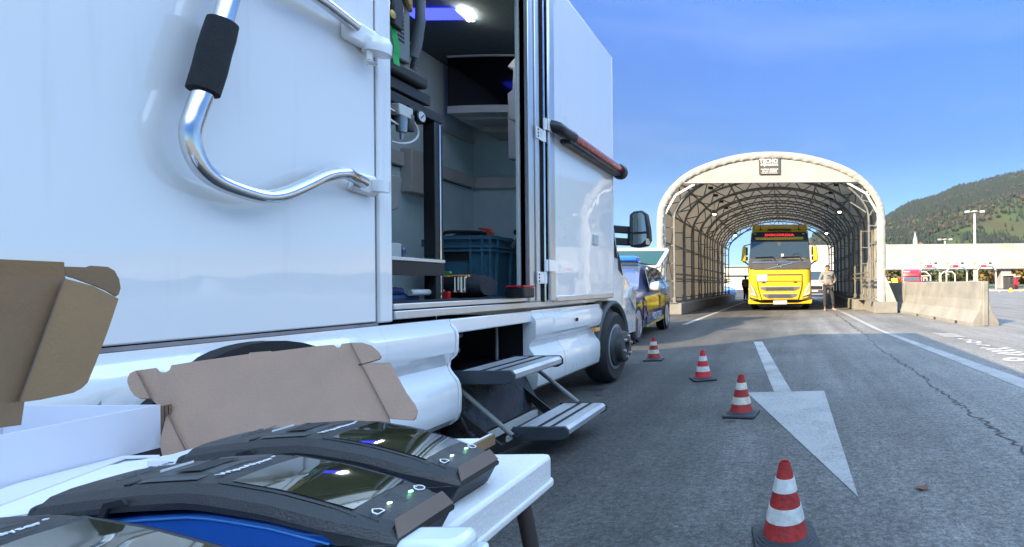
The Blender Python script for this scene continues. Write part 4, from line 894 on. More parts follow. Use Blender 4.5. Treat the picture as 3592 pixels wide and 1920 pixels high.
# overhead cabinet with glossy black curved front
YC = 4.62
cab0 = root  # noqa
x0 = onY(1568, 300, YC).x; x1 = onY(1800, 300, YC).x + .25; z1 = onY(1600, 180, YC).z; z0 = onY(1600, 398, YC).z
b = B(); b.box(max(XI + .002, x0 + .01), min(XS - .09, x1), YC + .1, YW - .002, z0 - .02, min(3.095, z1 + .02)); cb = b.build('overhead_cabinet', M['pvc_g'], van, bevel=.02)
def curved(name, za, zb_, bow, m, y):
    b = B(); xs = [x0 + (x1 - x0) * k / 12 for k in range(13)]; P = [(x, y - bow * (1 - ((x - (x0 + x1) / 2) / ((x1 - x0) / 2)) ** 2)) for x in xs]
    b.prism(P + [(x1, YC + .12), (x0, YC + .12)], za, zb_, 'Z'); return b.build(name, m, cb, smooth=True, ang=40)
zb0 = onY(1600, 372, YC).z; zb1 = onY(1600, 202, YC).z
curved('cabinet_frame', z0, zb0 - .002, .025, M['pvc_g'], YC); curved('cabinet_frame', zb1 + .002, min(3.09, z1), .025, M['pvc_g'], YC)
curved('glossy_black_front', zb0, zb1, .018, mat('glossy_black_acrylic', (.003, .003, .004), .09, var=0, spec=.35), YC + .01)
b = B(); b.box(x0 + .12, XS - .1, YW - .30, YW - .002, 2.50, 2.64); b.build('lower_cabinet_step', mat('cream_panel', (.50, .49, .44), .5, var=.05), van, bevel=.01)
# bracket box beside it (right) and blue-lit foil
p = onY(1788, 430, 4.5); b = B(); b.box(p.x - .02, p.x + .22, 4.5, YW - .01, p.z - .32, p.z + .1); b.build('wall_cabinet', M['pvc_g'], van, bevel=.01)
p = onY(1800, 310, 4.2); b = B(); b.prism([(p.x - .03, p.z - .26), (p.x + .12, p.z - .30), (p.x + .12, p.z + .24), (p.x + .02, p.z + .24), (p.x - .04, p.z + .17), (p.x + .01, p.z + .15), (p.x, p.z - .02), (p.x - .04, p.z - .05)], 4.18, 4.26, 'Y'); b.build('door_fitting', M['pvc_g'], van, bevel=.01)
# ceiling light strip: blue cover with a white lit end
a0 = onZ(1436, 50, 3.085); a1 = onZ(1612, 45, 3.085); a2 = onZ(1636, 45, 3.085)
b = B(); b.box(a0.x, a1.x, 3.84, 3.98, 3.075, 3.098); ls = b.build('ceiling_light', mat('blue_lit_cover', (.02, .03, .8), .2, var=0, emit=(.03, .04, 1.0), estr=.9), van, bevel=.006)
b = B(); b.prism([(a1.x, 3.99), (a1.x + .03, 3.84), (a2.x + .035, 3.84), (a2.x, 3.99)], 3.07, 3.098, 'Z'); b.build('lit_end', mat('white_lit_end', (1, 1, .95), .3, var=0, emit=(1, 1, .9), estr=9), ls)
# ---- folded door leaf
YL0, YL1 = 3.985, 5.46; ZL0 = .885
b = B(); b.box(XS + .006, XS + .046, YL0, YL1, ZL0, ZT - .02); lf = b.build('door_leaf', M['gw'], van, bevel=.008)
b = B(); b.box(XS + .004, XS + .056, YL0, YL0 + .10, ZL0, ZT - .022); b.build('leaf_edge_profile', M['alu'], lf, bevel=.012)
b = B(); b.box(XS + .004, XS + .055, YL0 + .11, YL1 - .02, ZL0 - .005, ZL0 + .045); b.build('leaf_bottom_profile', M['alu'], lf, bevel=.008)
b = B(); b.box(XS + .004, XS + .052, YL1 - .012, YL1 + .008, ZL0, ZT - .03); b.build('leaf_edge_profile', M['gw'], lf, bevel=.003)
b = B(); b.tube([(XS + .03, YL0 - .035, ZL0 + .01), (XS + .03, YL0 - .035, ZT - .04)], .008, 8); b.build('hinge_rod', M['polish'], van, smooth=True)
b = B(); b.box(XS + .005, XS + .01, YL0 - .05, YL0 - .004, ZL0, ZT - .03); b.build('hinge_gap', M['rubber'], van)
for (px, py) in ((1868, 459), (1868, 970)):
    z = zx(px, py); r_ = B(); r_.box(XS + .025, XS + .034, YL0 - .16, YL0 - .04, z - .055, z + .035); r_.tube([(XS + .03, YL0 - .035, z - .055), (XS + .03, YL0 - .035, z + .035)], .016, 10); h1 = r_.build('hinge', M['gw'], van, bevel=.002)
    r_ = B(); r_.box(XS + .057, XS + .064, YL0 - .03, YL0 + .08, z + .04, z + .13); r_.tube([(XS + .04, YL0 - .035, z + .04), (XS + .04, YL0 - .035, z + .13)], .016, 10); r_.build('hinge', M['gw'], van, bevel=.002)
    for dz in (-.035, -.01, .015):
        r_ = B(); r_.lathe([(.007, 0), (.007, .003), (0, .004)], (XS + .034, YL0 - .135, z + dz), 'X', 8); r_.build('screw', M['rubber'], h1)
# red tube rail on the leaf
xr_ = XS + .12
za = onX(1950, 440, xr_).z; zb_ = onX(2160, 588, xr_).z; zr = (za + zb_) / 2
b = B(); P = smooth_path([(XS + .05, YL0 + .04, zr + .02), (XS + .10, YL0 + .06, zr + .01), (xr_ - .01, YL0 + .14, zr), (xr_, YL0 + .28, zr)], 4); b.tube(P, .050, 12); rl = b.build('rail_end_cap', M['black'], lf, smooth=True)
b = B(); b.tube([(xr_, YL0 + .20, zr + .004), (xr_, YL1 + .02, zr + .004)], .040, 14); b.build('red_marker_tube', mat('red_lens', (.40, .02, .015), .25, var=.12, scale=8, coat=.8), lf, smooth=True)
b = B(); b.box(XS + .048, xr_ + .018, YL0 + .2, YL1, zr - .072, zr - .032); b.build('rail_base', M['black'], lf, bevel=.012)
b = B(); b.lathe([(.0, -.06), (.075, -.05), (.085, 0), (.075, .05), (0, .06)], (xr_ - .015, YL1 + .05, zr - .012), 'Y', 16); b.build('rail_end_cap', M['black'], lf, smooth=True)
p = onX(2090, 842, XS + .05); b = B(); b.prism(rrect(p.y - .07, p.y + .06, p.z - .05, p.z + .05, .012), XS + .046, XS + .056, 'X'); b.build('key_plate', M['pvc_g'], lf, bevel=.003)
# ---- handrail on the rear panel
XH = XS + .065
hp = [(812, -60), (786, 60), (755, 170), (722, 300), (690, 385), (668, 470), (690, 560), (745, 625), (840, 668), (930, 690), (1000, 680), (1075, 648), (1140, 618), (1195, 607), (1245, 622), (1292, 640)]
pts = [onX(x, y, XH) for x, y in hp]; pts[-1].x = XS + .045; pts[-2].x = XS + .06; pts[-3].x = XS + .08
top = [Vector(pts[0]) + Vector((0, -.02, .12)), Vector(pts[0]) + Vector((0, .02, .30)), Vector(pts[0]) + Vector((0, .18, .42))]
u0 = onX(1245, 92, XS + .05); u1 = onX(1120, -5, XS + .07); u2 = onX(1010, -80, XS + .09)
loop = [u0, u1, u2] + [top[2] + (u2 - top[2]) * .45] + [top[2], top[1], top[0]] + pts
hand = tag(B().tube(smooth_path(loop, 6), .0245, 16).build('handrail', M['polish'], van, smooth=True))
g0, g1 = onX(780, 80, XH), onX(712, 318, XH); gd = (g1 - g0).normalized()
b = B(); b.lathe([(0.0, 0), (1, 0), (1, 1), (0, 1)]); b = B(); L_ = (g1 - g0).length
pp = [g0 + (pts[2] - g0) * t for t in (0, .5)] + [pts[2]] + [pts[2] + (g1 - pts[2]) * t for t in (.5, 1)]
b.tube([onX(782, 78, XH), onX(768, 128, XH), onX(752, 180, XH), onX(736, 245, XH), onX(712, 322, XH)], [.037, .039, .039, .039, .038], 18); b.build('foam_grip', mat('black_foam_grip', (.016, .018, .022), .9, var=.2, scale=60, bump=.5, bscale=220), hand, smooth=True, ang=50)
# brackets
q = onX(1290, 655, XS + .02); b = B(); b.slab([Vector((XS + .001, q.y - .10, q.z - .03)), Vector((XS + .001, q.y + .03, q.z - .045)), Vector((XS + .001, q.y + .07, q.z + .005)), Vector((XS + .001, q.y + .03, q.z + .055)), Vector((XS + .001, q.y - .06, q.z + .05))], (1, 0, 0), .035); b.build('rail_bracket', M['gw'], van, bevel=.012)
b = B(); b.lathe([(.0, -.004), (.034, 0), (.034, .05), (0, .056)], (XS + .055, q.y + .03, q.z - .02), 'Z', 16); b.build('pivot_cap', M['gw'], van, smooth=True)
q = onX(1272, 140, XS + .02); b = B(); b.box(XS + .001, XS + .05, q.y - .10, q.y + .09, q.z - .04, q.z + .06); ub = b.build('rail_bracket', M['gw'], van, bevel=.015)
b = B(); b.lathe([(0, -.02), (.055, -.018), (.058, .03), (.05, .05), (0, .055)], (XS + .055, q.y + .035, q.z - .03), 'Z', 18); b.build('pivot_housing', M['gw'], ub, smooth=True, ang=50)
b = B(); b.tube([(XS + .05, q.y, q.z - .05), (XS + .05, q.y, q.z - .09)], .012, 8); b.lathe([(0, 0), (.018, .004), (.03, .012), (.018, .02), (0, .024)], (XS + .05, q.y + .0, q.z - .115), 'Z', 7); b.build('thumb_screw', M['gw'], ub, smooth=True)
# ---- moulded skirt
prof = [(.004, ZS - .018), (.006, .80), (.014, .785), (.034, .765), (.040, .735), (.038, .65), (.028, .622), (-.006, .592), (-.010, .555), (.0, .535), (.036, .488), (.048, .460), (.054, .40), (.050, .31), (.034, .262), (.0, .235)]
def skirt(y0, y1, name='skirt_panel', r0=.0, r1=.0, zcut=None):
    b = B(); rings = []; n_ = 6
    st_ = [(y0, 0)] + [(y0 + .05, 1)] * (r0 > 0) + [(y1 - .16, 1), (y1 - .07, .86), (y1 - .02, .5), (y1, .05)] * (r1 > 0) + ([(y1, 1)] if r1 == 0 else [])
    if r0 == 0: st_[0] = (y0, 1)
    for y, k in st_:
        pr = [(XS + x * k - .03 * (1 - k), z) for x, z in prof] + [(XS - .04, .235), (XS - .04, ZS - .018)]
        rings.append([Vector((x, y, z)) for x, z in pr])
    b.loft(rings); return b.build(name, M['gw'], van, smooth=True, ang=26)
YSK0 = 2.86; YSK1 = yx(1862)
AR = .458; YR = 1.80
# rear piece with the wheel opening cut by building it in columns
b = B(); cols = []
ys = [-3.0, .9] + [YR - AR + 2 * AR * k / 22 for k in range(23)] + [YR + AR + .05, YSK0]
def zlow(y): 
    d = AR * AR - (y - YR) ** 2; return .36 + math.sqrt(d) if d > 0 else .235
zs_p = sorted(set([z for x, z in prof]), reverse=True)
def xprof(z): 
    P = sorted([(z_, x_) for x_, z_ in prof]); return np.interp(z, [p[0] for p in P], [p[1] for p in P])
rings = []
for y in ys:
    zl = max(.235, zlow(y)); zt = ZS - .018; zz = [zt + (zl - zt) * k / 16 for k in range(17)]
    fl = max(0, 1 - abs(math.hypot(y - YR, zl - .36) - AR) * 20) if zl > .24 else 0
    rings.append([Vector((XS + xprof(z) , y, z)) for z in zz] + [Vector((XS - .04, y, zl)), Vector((XS - .04, y, zt))])
b.loft(rings); b.build('skirt_panel', M['gw'], van, smooth=True, ang=26)
b = B(); rr = []
for k in range(25):
    a = R(-10 + 200 * k / 24); cy, cz = YR + math.cos(a) * (AR + .0), .36 + math.sin(a) * (AR + .0)
    rr.append([Vector((XS - .03, cy, cz)), Vector((XS + .068, cy, cz)), Vector((XS + .068, YR + math.cos(a) * (AR - .10), .36 + math.sin(a) * (AR - .10))), Vector((XS - .03, YR + math.cos(a) * (AR - .10), .36 + math.sin(a) * (AR - .10)))])
b.loft(rr); b.build('wheel_arch_trim', M['rubber'], van, smooth=True, ang=40)
b = B(); b.box(XS - .55, XS - .50, YR - .6, YR + .6, .2, .9); b.box(XS - .5, XS - .045, YR - .52, YR + .52, .815, .84); b.build('wheel_well', M['rubber'], van)
skirt(YSK1, yx(1958) - .004); skirt(yx(1958) + .004, yx(2122, XS + .03), r1=.1)
# step bay frame: white surround and dark recess
b = B(); b.box(XS - .04, XS + .012, YSK0 + .002, YSK1 - .002, .742, ZS - .02); b.build('bay_lintel', M['gw'], van, bevel=.008)
for y in (YSK0, YSK1):
    b = B(); s_ = 1 if y == YSK0 else -1
    pr = [(XS + x + .006, z) for x, z in prof[1:]] + [(XS - .05, .235), (XS - .05, .80)]
    b.loft([[Vector((x, y + s_ * .003, z)) for x, z in pr], [Vector((x, y + s_ * .022, z)) for x, z in pr]]); b.build('bay_edge', M['gw'], van, smooth=True, ang=50)
b = B(); b.box(XS - .75, XS - .70, YSK0, YSK1, .15, .8); b.box(XS - .7, XS - .045, YSK0 - .02, YSK0 - .003, .15, .8); b.box(XS - .7, XS - .045, YSK1 + .003, YSK1 + .02, .15, .8); b.build('bay_recess', M['rubber'], van)
b = B(); b.tube([(XS - .12, YSK1 - .24, .5), (XS - .12, YSK1 - .24, .79)], .010, 8); b.build('bay_rod', M['galv'], van, smooth=True)
b = B(); b.lathe([(.0, 0), (.055, .01), (.05, .05), (.02, .06), (.015, .09), (0, .09)], (XS - .30, YSK0 + .42, .60), 'X', 14); b.build('bay_motor', M['galv'], van, smooth=True)
b = B(); b.tube(smooth_path([(XS - .2, YSK0 + .22, .735), (XS - .15, YSK0 + .33, .70), (XS - .2, YSK0 + .42, .715)], 4), .013, 8); b.build('bay_hose', M['galv'], van, smooth=True)
b = B(); b.prism([(XS - .65, .50), (XS - .06, .47), (XS - .02, .38), (XS + .10, .14), (XS - .3, .10), (XS - .65, .2)], YSK0 + .05, YSK1 - .06, 'Y'); b.build('step_housing', mat('greasy_dark_metal', (.018, .02, .022), .3, metal=.3, var=.4, scale=14, bump=.3, bscale=20), van, bevel=.01)
# locker flap with lock
p0, p1 = onX(1935, 1100, XS + .06), onX(2072, 1085, XS + .06)
b = B(); y0_, y1_ = yx(1945, XS + .05), yx(2072, XS + .05)
pr = [(XS + xprof(z) + .010, z) for z in (.795, .77, .73, .68, .64)]; rings = [[Vector((x, y, z)) for x, z in pr] + [Vector((XS - .02, y, .64)), Vector((XS - .02, y, .795))] for y in (y0_, y1_)]
b.loft(rings); lk = b.build('locker_flap', M['gw'], van, smooth=True, ang=50, bevel=.006)
p = onX(2024, 1121, XS + .06); b = B(); b.lathe([(.016, 0), (.016, .012), (0, .016)], (XS + .055, p.y, p.z), 'X', 12); b.build('flap_lock', M['black'], lk)
p = onX(2097, 1156, XS + .06); b = B(); b.prism(rrect(p.y - .05, p.y + .05, p.z - .018, p.z + .018, .006), XS + .03, XS + .065, 'X'); b.build('side_marker_lamp', M['amber'], van, bevel=.004)
# ---- folding steps
stp = B
def tread(xa, xb, ya, yb, z, name='step_tread'):
    b = B(); b.prism([(xa, z - .055), (xb - .012, z - .055), (xb, z - .045), (xb, z - .018), (xb - .018, z), (xa, z)], ya + .022, yb - .002, 'Y')
    o = b.build(name, M['alu'], van)
    for f in (.36, .62):
        b = B(); x = xa + (xb - xa) * f; b.box(x, x + .022, ya + .024, yb - .004, z - .002, z + .003); b.build('anti_slip_strip', M['rubber'], o)
    for k in range(9):
        x = xa + (xb - xa) * (.06 + k * .10)
        if min(abs(x - (xa + (xb - xa) * f) - .011) for f in (.36, .62)) > .018: b = B(); b.box(x, x + .004, ya + .024, yb - .004, z, z + .002); b.build('tread_rib', M['alu'], o)
    b = B(); b.prism([(xa - .03, z - .075), (xb - .03, z - .075), (xb + .004, z - .055), (xb + .004, z - .02), (xb - .015, z + .004), (xa - .03, z + .004)], ya, ya + .02, 'Y'); b.build('tread_end_plate', mat('dark_blue_grey_plate', (.03, .04, .05), .5, var=.1), o, bevel=.004)
    b = B(); b.prism([(xa - .03, z - .075), (xb - .03, z - .075), (xb + .004, z - .055), (xb + .004, z - .02), (xb - .015, z + .004), (xa - .03, z + .004)], yb, yb + .015, 'Y'); b.build('tread_end_plate', M['black'], o)
    return o
tread(XS + .0, XS + .325, 2.93, 3.56, .52); tread(XS + .31, XS + .605, 2.99, 3.62, .18)
for y, pa, pb in ((2.96, (XS - .01, .42), (XS + .30, .145)), (3.60, (XS + .10, .45), (XS + .42, .19))):
    b = B(); b.tube([(pa[0], y, pa[1]), (pb[0], y, pb[1])], .014, 10); b.build('step_strut', M['galv'], van, smooth=True)
for y in (2.90, 3.60):
    b = B(); b.prism([(XS - .12, .50), (XS + .04, .46), (XS + .0, .36), (XS - .16, .34)], y, y + .02, 'Y'); b.prism([(XS - .14, .40), (XS - .08, .38), (XS + .26, .10), (XS + .38, .17), (XS + .38, .11), (XS + .22, .05)], y + .022, y + .036, 'Y'); b.build('step_link', M['steel_dk'], van, bevel=.003)
b = B(); b.beam((XS + .12, 2.95, .12), (XS + .12, 3.60, .12), .03, .04); b.beam((XS + .27, 2.99, .115), (XS + .27, 3.62, .115), .05, .03); b.build('step_crossbar', M['pvc_g'], van)
b = B(); b.lathe([(.022, 0), (.022, .02), (.012, .026), (0, .026)], (XS + .0, 2.90, .475), 'Y', 10); b.build('pivot_bolt', M['chrome'], van, smooth=True)
# ---- wheels
fw = (XS - .02, 5.42, .365)
t = wheel('wheel', (XS - .02, 5.40, .368), .368, .24, van, .235, 'X', 1, rimmat=mat('white_grey_steel_rim', (.30, .32, .34), .4, metal=.3, var=.1))
b = B(); c = (XS + .10, 5.40, .368); b.lathe([(.215, -.04), (.20, .01), (.165, .03), (.16, .095), (.145, .105), (.07, .105), (.062, .06), (0, .06)], c, 'X', 28); hb = b.build('wheel_hub', M['dgrey'], t, smooth=True, ang=35)
for k in range(6):
    a = k * math.pi / 3 + .3; b = B(); b.lathe([(.016, 0), (.016, .03), (0, .032)], (c[0] + .098, c[1] + .11 * math.cos(a), c[2] + .11 * math.sin(a)), 'X', 6); b.build('wheel_nut', M['rim'], hb)
wheel('wheel', (XS - .08, YR, .368), .368, .24, van, .235, 'X', 1)
for y in (YR, 5.40): wheel('wheel', (XF + .08, y, .368), .368, .24, van, .235, 'X', -1)
# arch and dark splash panel at the front
b = B(); rr = []
for k in range(25):
    a = R(-18 + 206 * k / 24); ro, ri = .50, .44; f = [(XS - .06, ri), (XS + .03, ri), (XS + .05, ri + .03), (XS + .03, ro), (XS - .06, ro)]
    rr.append([Vector((x, 5.50 + math.cos(a) * r_, .36 + math.sin(a) * r_ * .98)) for x, r_ in f])
b.loft(rr); b.build('wheel_arch_trim', mat('dark_grey_arch_plastic', (.07, .075, .08), .6, var=.1), van, smooth=True, ang=45)
b = B(); b.box(XS - .10, XS - .0, yx(2122, XS + .03) + .01, 5.05, .30, .87); b.build('splash_panel', M['dgrey'], van, bevel=.01)
# ---- cab
XC = XS - .07
cp = [(YB1 + .005, 2.25), (5.62, 2.12), (5.98, 1.42), (6.22, 1.24), (6.50, 1.00), (6.66, .80), (6.72, .62), (6.70, .42), (5.98, .42), (5.96, .60), (5.80, .80), (YB1 + .005, .86)]
b = B(); b.loft([[Vector((XF + .12, y, z)) for y, z in cp], [Vector((XC - .25, y + .04, z)) for y, z in cp], [Vector((XC - .06, y + .01, z - .01)) for y, z in cp], [Vector((XC, y - .07 * (y > 6), z - .05 * (z > 1))) for y, z in cp]]); b.build('cab_body', M['gw'], van, smooth=True, ang=38)
b = B(); b.slab([(XC - .005, 5.47, 1.35), (XC - .005, 5.93, 1.32), (XC - .005, 5.63, 1.92), (XC - .005, 5.47, 2.0)], (1, 0, .05), .015); b.build('side_window', M['glass'], van)
b = B(); b.slab([(XC - .12, 5.66, 2.07), (XF + .25, 5.66, 2.07), (XF + .25, 5.99, 1.44), (XC - .12, 5.99, 1.44)], (0, 1, .5), .02); b.build('windscreen', M['glass'], van)
b = B(); b.slab([(XC, 5.97, 1.20), (XC, 6.12, 1.13), (XC, 6.02, 1.33), (XC, 5.95, 1.40)], (1, 0, 0), .006); b.build('quarter_window', M['glass'], van)
b = B(); b.slab([(XC + .001, 6.35, .86), (XC + .001, 6.58, .70), (XC + .001, 6.60, .86), (XC + .001, 6.45, 1.00)], (1, .4, 0), .02); b.build('headlight', M['headl'], van)
b = B(); b.box(XF + .15, XC + .0, 6.60, 6.78, .30, .60); b.build('front_bumper', M['dgrey'], van, bevel=.04)
# mirror
YM = 6.0
m0 = onY(2204, 738, YM); m1 = onY(2278, 872, YM)
P = [(2207, 752), (2222, 741), (2250, 738), (2266, 748), (2276, 800), (2279, 842), (2268, 862), (2235, 869), (2210, 866), (2199, 850), (2200, 812), (2206, 800)]
W_ = [onY(x, y, YM) for x, y in P]
b = B(); b.prism([(p.x, p.z) for p in W_], YM, YM + .13, 'Y'); mr_ = b.build('wing_mirror', M['black'], van, bevel=.018, seg=3)
up = [onY(x, y, YM - .006) for x, y in ((2213, 760), (2226, 749), (2250, 746), (2260, 756), (2267, 812), (2212, 816))]; lo = [onY(x, y, YM - .006) for x, y in ((2210, 824), (2268, 820), (2268, 838), (2250, 856), (2212, 861), (2206, 848))]
mg = mat('mirror_glass', (.35, .42, .42), .03, metal=1.0, var=0)
for P_ in (up, lo):
    b = B(); b.prism([(p.x, p.z) for p in P_], YM - .006, YM + .004, 'Y'); b.build('mirror_glass', mg, mr_)
p = onY(2272, 848, YM - .01); b = B(); b.prism(rrect(p.x - .02, p.x + .015, p.z - .035, p.z + .035, .01), YM - .012, YM + .03, 'Y'); b.build('indicator_lens', mat('clear_amber_lens', (.7, .5, .35), .2, var=.1, coat=.8), mr_)
for py in (808, 850):
    q = onY(2202, py, YM + .05); b = B(); b.beam((q.x + .02, YM + .06, q.z), (XC - .05, 5.9, q.z + .0), .07, .085); b.build('mirror_arm', M['black'], van, bevel=.012)
# ================================================================ loose things inside the van (each its own object)
def thing(b, name, m, label, cat, group=None, **k):
    o = b.build(name, m, None, **k); return tag(o, label, cat, group)
ZFv = ZF
# black steel frame (shelf rack)
rk = root('equipment_rack', (-2.5, 2.9, ZFv), 'black steel rack with shelves just inside the open van door', 'rack')
xp = -2.10; yp = onX(1520, 700, xp).y
b = B(); b.box(xp - .035, xp + .035, yp - .035, yp + .035, ZFv, 1.98); b.build('post', M['steel_dk'], rk, bevel=.004)
b = B(); b.box(xp + .034, xp + .040, yp + .0, yp + .010, ZFv, 1.97); b.build('edge_trim', M['polish'], rk)
b = B(); b.box(XI + .03, XI + .10, yp - .035, yp + .035, ZFv, 2.06); b.build('post', M['steel_dk'], rk)
b = B(); b.box(xp - .035, xp + .035, 1.75, yp + .035, 1.985, 2.04); b.build('side_beam', M['steel_dk'], rk, bevel=.004)
b = B(); b.box(XI + .05, xp - .036, yp - .035, yp + .035, 1.985, 2.03); b.build('cross_beam', M['steel_dk'], rk)
b = B(); b.box(XI + .05, xp + .03, 1.75, yp - .06, 2.06, 2.12); b.build('upper_shelf', M['steel_dk'], rk, bevel=.004)
b = B(); b.box(XI + .05, xp + .06, 1.8, onX(1472, 700, xp).y, 2.13, 2.205); b.build('shelf_tray', M['steel_dk'], rk, bevel=.02)
b = B(); b.prism(((1.8, 1.98), (yp - .04, 1.98), (yp - .04, 1.95), (2.5, 1.88), (1.8, 1.84)), xp - .4, xp - .38, 'X'); b.build('gusset', M['steel_dk'], rk)
ds = B(); zd = onX(1450, 920, xp).z; ds.box(XI + .06, xp + .05, 1.9, yp + .03, zd - .0, zd + .022); ds.build('work_shelf', M['alu'], rk, bevel=.004)
b = B(); b.box(xp - .02, xp + .045, 1.9, yp + .025, zd - .075, zd - .002); b.build('shelf_apron', M['steel_dk'], rk)
# equipment cabinet on the top shelf
XE = -2.03
e0, e1 = onX(1352, 100, XE), onX(1440, 100, XE); zb0 = 2.21
b = B(); b.box(XE - .5, XE, e0.y - .35, e1.y, zb0, zb0 + .72); eq = thing(b, 'equipment_box', mat('grey_equipment_casing', (.13, .155, .16), .5, var=.06), 'grey perforated equipment box strapped on the top shelf inside the van', 'equipment box', bevel=.01)
for k0 in (0.05, .42):
    b = B()
    for i in range(4):
        for j in range(9):
            y = e0.y + (e1.y - e0.y) * (k0 + .09 * i) ; z = zb0 + .10 + j * .022
            b.lathe([(.007, 0), (.007, .002)], (XE + .0005, y, z), 'X', 6)
    b.build('vent_holes', M['rubber'], eq)
b = B(); y_, z_ = (e0.y + e1.y) / 2, zb0 + .45; b.slab([(XE + .002, e0.y, zb0 + .36), (XE + .002, y_ + .02, zb0 + .33), (XE + .002, e1.y - .02, zb0 + .27), (XE + .002, e1.y - .03, zb0 + .60), (XE + .002, e0.y, zb0 + .60)], (1, 0, 0), .03); b.build('foam_pad', mat('yellow_foam', (.42, .30, .13), .95, var=.2, scale=50, bump=.6, bscale=120), eq, bevel=.008)
sp_ = smooth_path([onX(1372, 72, XE + .045), onX(1380, 120, XE + .04), onX(1390, 170, XE + .03), onX(1386, 200, XE + .02), onX(1390, 228, XE + .02)], 3)
b = B(); w2 = Vector((0, .022, 0)); b.add([p for q in sp_ for p in (q - w2, q + w2)] + [p + Vector((.004, 0, 0)) for q in sp_ for p in (q - w2, q + w2)], [(2 * i, 2 * i + 1, 2 * i + 3, 2 * i + 2) for i in range(len(sp_) - 1)] + [(2 * i + 2 * len(sp_), 2 * i + 1 + 2 * len(sp_), 2 * i + 3 + 2 * len(sp_), 2 * i + 2 + 2 * len(sp_)) for i in range(len(sp_) - 1)])
st_ = thing(b, 'ratchet_strap', mat('green_webbing', (.03, .42, .12), .7, var=.1, scale=40), 'bright green ratchet strap hanging over the grey equipment box', 'strap')
c = onX(1378, 35, XE + .05); b = B(); b.slab([(c.x, c.y - .035, c.z - .09), (c.x, c.y + .03, c.z - .10), (c.x, c.y + .045, c.z + .02), (c.x, c.y + .01, c.z + .10), (c.x, c.y - .04, c.z + .08)], (1, 0, 0), .03); b.build('buckle', M['black'], st_, bevel=.012)
c = onX(1373, 50, XE + .085); b = B(); b.lathe([(.02, 0), (.02, .008), (0, .01)], (c.x, c.y, c.z), 'X', 12); b.build('buckle_rivet', mat('brass', (.5, .35, .08), .4, metal=.8), st_)
# hoses
XH2 = -2.12
b = B(); b.tube(smooth_path([onX(1470, -80, XH2), onX(1474, 0, XH2), onX(1474, 70, XH2), onX(1464, 130, XH2 - .02), onX(1448, 200, XH2 - .05)], 6), .026, 14); thing(b, 'hose', mat('grey_rubber_hose', (.12, .14, .16), .5, var=.1), 'thick smooth grey hose hanging beside the equipment box', 'hose', smooth=True)
pth = smooth_path([onX(1474, 120, XH2 - .06), onX(1466, 170, XH2 - .06), onX(1455, 215, XH2 - .08), onX(1446, 255, XH2 - .10)], 12)
b = B(); b.tube(pth, [.020 if k % 2 else .016 for k in range(len(pth))], 12); thing(b, 'hose', mat('grey_ribbed_hose', (.11, .13, .15), .5, var=.1), 'ribbed grey hose below the smooth one beside the rack', 'hose', smooth=True, ang=60)
# air regulator with gauge
XG = -2.02
rg = root('air_regulator', onX(1420, 410, XG), 'compressed air filter regulator with glass bowl and pressure gauge under the rack beam', 'regulator')
a = onX(1408, 400, XG); b = B(); b.box(a.x - .03, a.x + .02, a.y - .04, a.y + .06, a.z - .015, a.z + .045); b.build('valve_block', M['pvc_g'], rg, bevel=.006)
b = B(); b.lathe([(.0, -.12), (.008, -.12), (.010, -.085), (.024, -.08), (.028, -.02), (.028, 0), (0, 0)], (a.x, a.y, a.z - .016), 'Z', 16); b.build('filter_bowl', mat('clear_bowl', (.25, .30, .33), .1, metal=.4, var=.1, coat=.8), rg, smooth=True, ang=50)
a2 = onX(1435, 405, XG); b = B(); b.lathe([(.0, -.09), (.022, -.085), (.024, 0), (.014, .01), (.014, .05), (0, .05)], (a2.x, a2.y, a2.z), 'Z', 16); b.build('lubricator_bowl', M['black'], rg, smooth=True, ang=50)
a3 = onX(1467, 410, XG + .0); b = B(); b.lathe([(.030, -.02), (.034, .0), (.034, .018), (.028, .022), (0, .016)], a3, 'X', 20); gg = b.build('gauge_case', M['black'], rg, smooth=True, ang=40)
b = B(); b.lathe([(.027, 0), (.027, .004), (0, .005)], (a3.x + .018, a3.y, a3.z), 'X', 20); b.build('gauge_face', M['white'], gg); b = B(); b.beam((a3.x + .025, a3.y - .012, a3.z - .012), (a3.x + .025, a3.y + .01, a3.z + .012), .003); b.build('gauge_needle', M['black'], gg)
for pts_ in ([(1345, 372), (1375, 385), (1400, 400)], [(1345, 405), (1375, 425), (1400, 440)]):
    b = B(); b.tube([onX(x, y, XG) for x, y in pts_], .007, 8); b.build('air_pipe', M['polish'], rg, smooth=True)
b = B(); b.tube(smooth_path([onX(x, y, XG) for x, y in ((1450, 425), (1465, 455), (1464, 480), (1440, 500), (1400, 503), (1370, 495))], 6), .006, 8); b.build('air_hose', M['pvc_g'], rg, smooth=True)
# switch box on far wall
p = onX(1470, 620, XI); b = B(); b.box(XI + .001, XI + .10, p.y - .22, p.y + .14, p.z - .17, p.z + .19); sw = thing(b, 'switch_box', mat('cream_casing', (.55, .54, .48), .5, var=.04), 'cream switch box on the far interior wall behind the rack post', 'switch box', bevel=.008)
b = B(); b.box(XI + .10, XI + .11, p.y - .05, p.y + .12, p.z - .11, p.z + .13); b.build('switch_panel', M['black'], sw, bevel=.004); b = B(); b.box(XI + .111, XI + .116, p.y - .0, p.y + .09, p.z - .05, p.z + .07); b.build('rocker', M['dgrey'], sw)
# dispenser at left
p = onX(1378, 690, -2.9); b = B(); b.prism([(p.y - .2, p.z - .18), (p.y + .06, p.z - .08), (p.y + .1, p.z + .16), (p.y - .2, p.z + .16)], -3.0, -2.9, 'X'); thing(b, 'wall_dispenser', M['pvc_g'], 'pale grey dispenser on the interior wall at the left edge of the door opening', 'dispenser', bevel=.01)
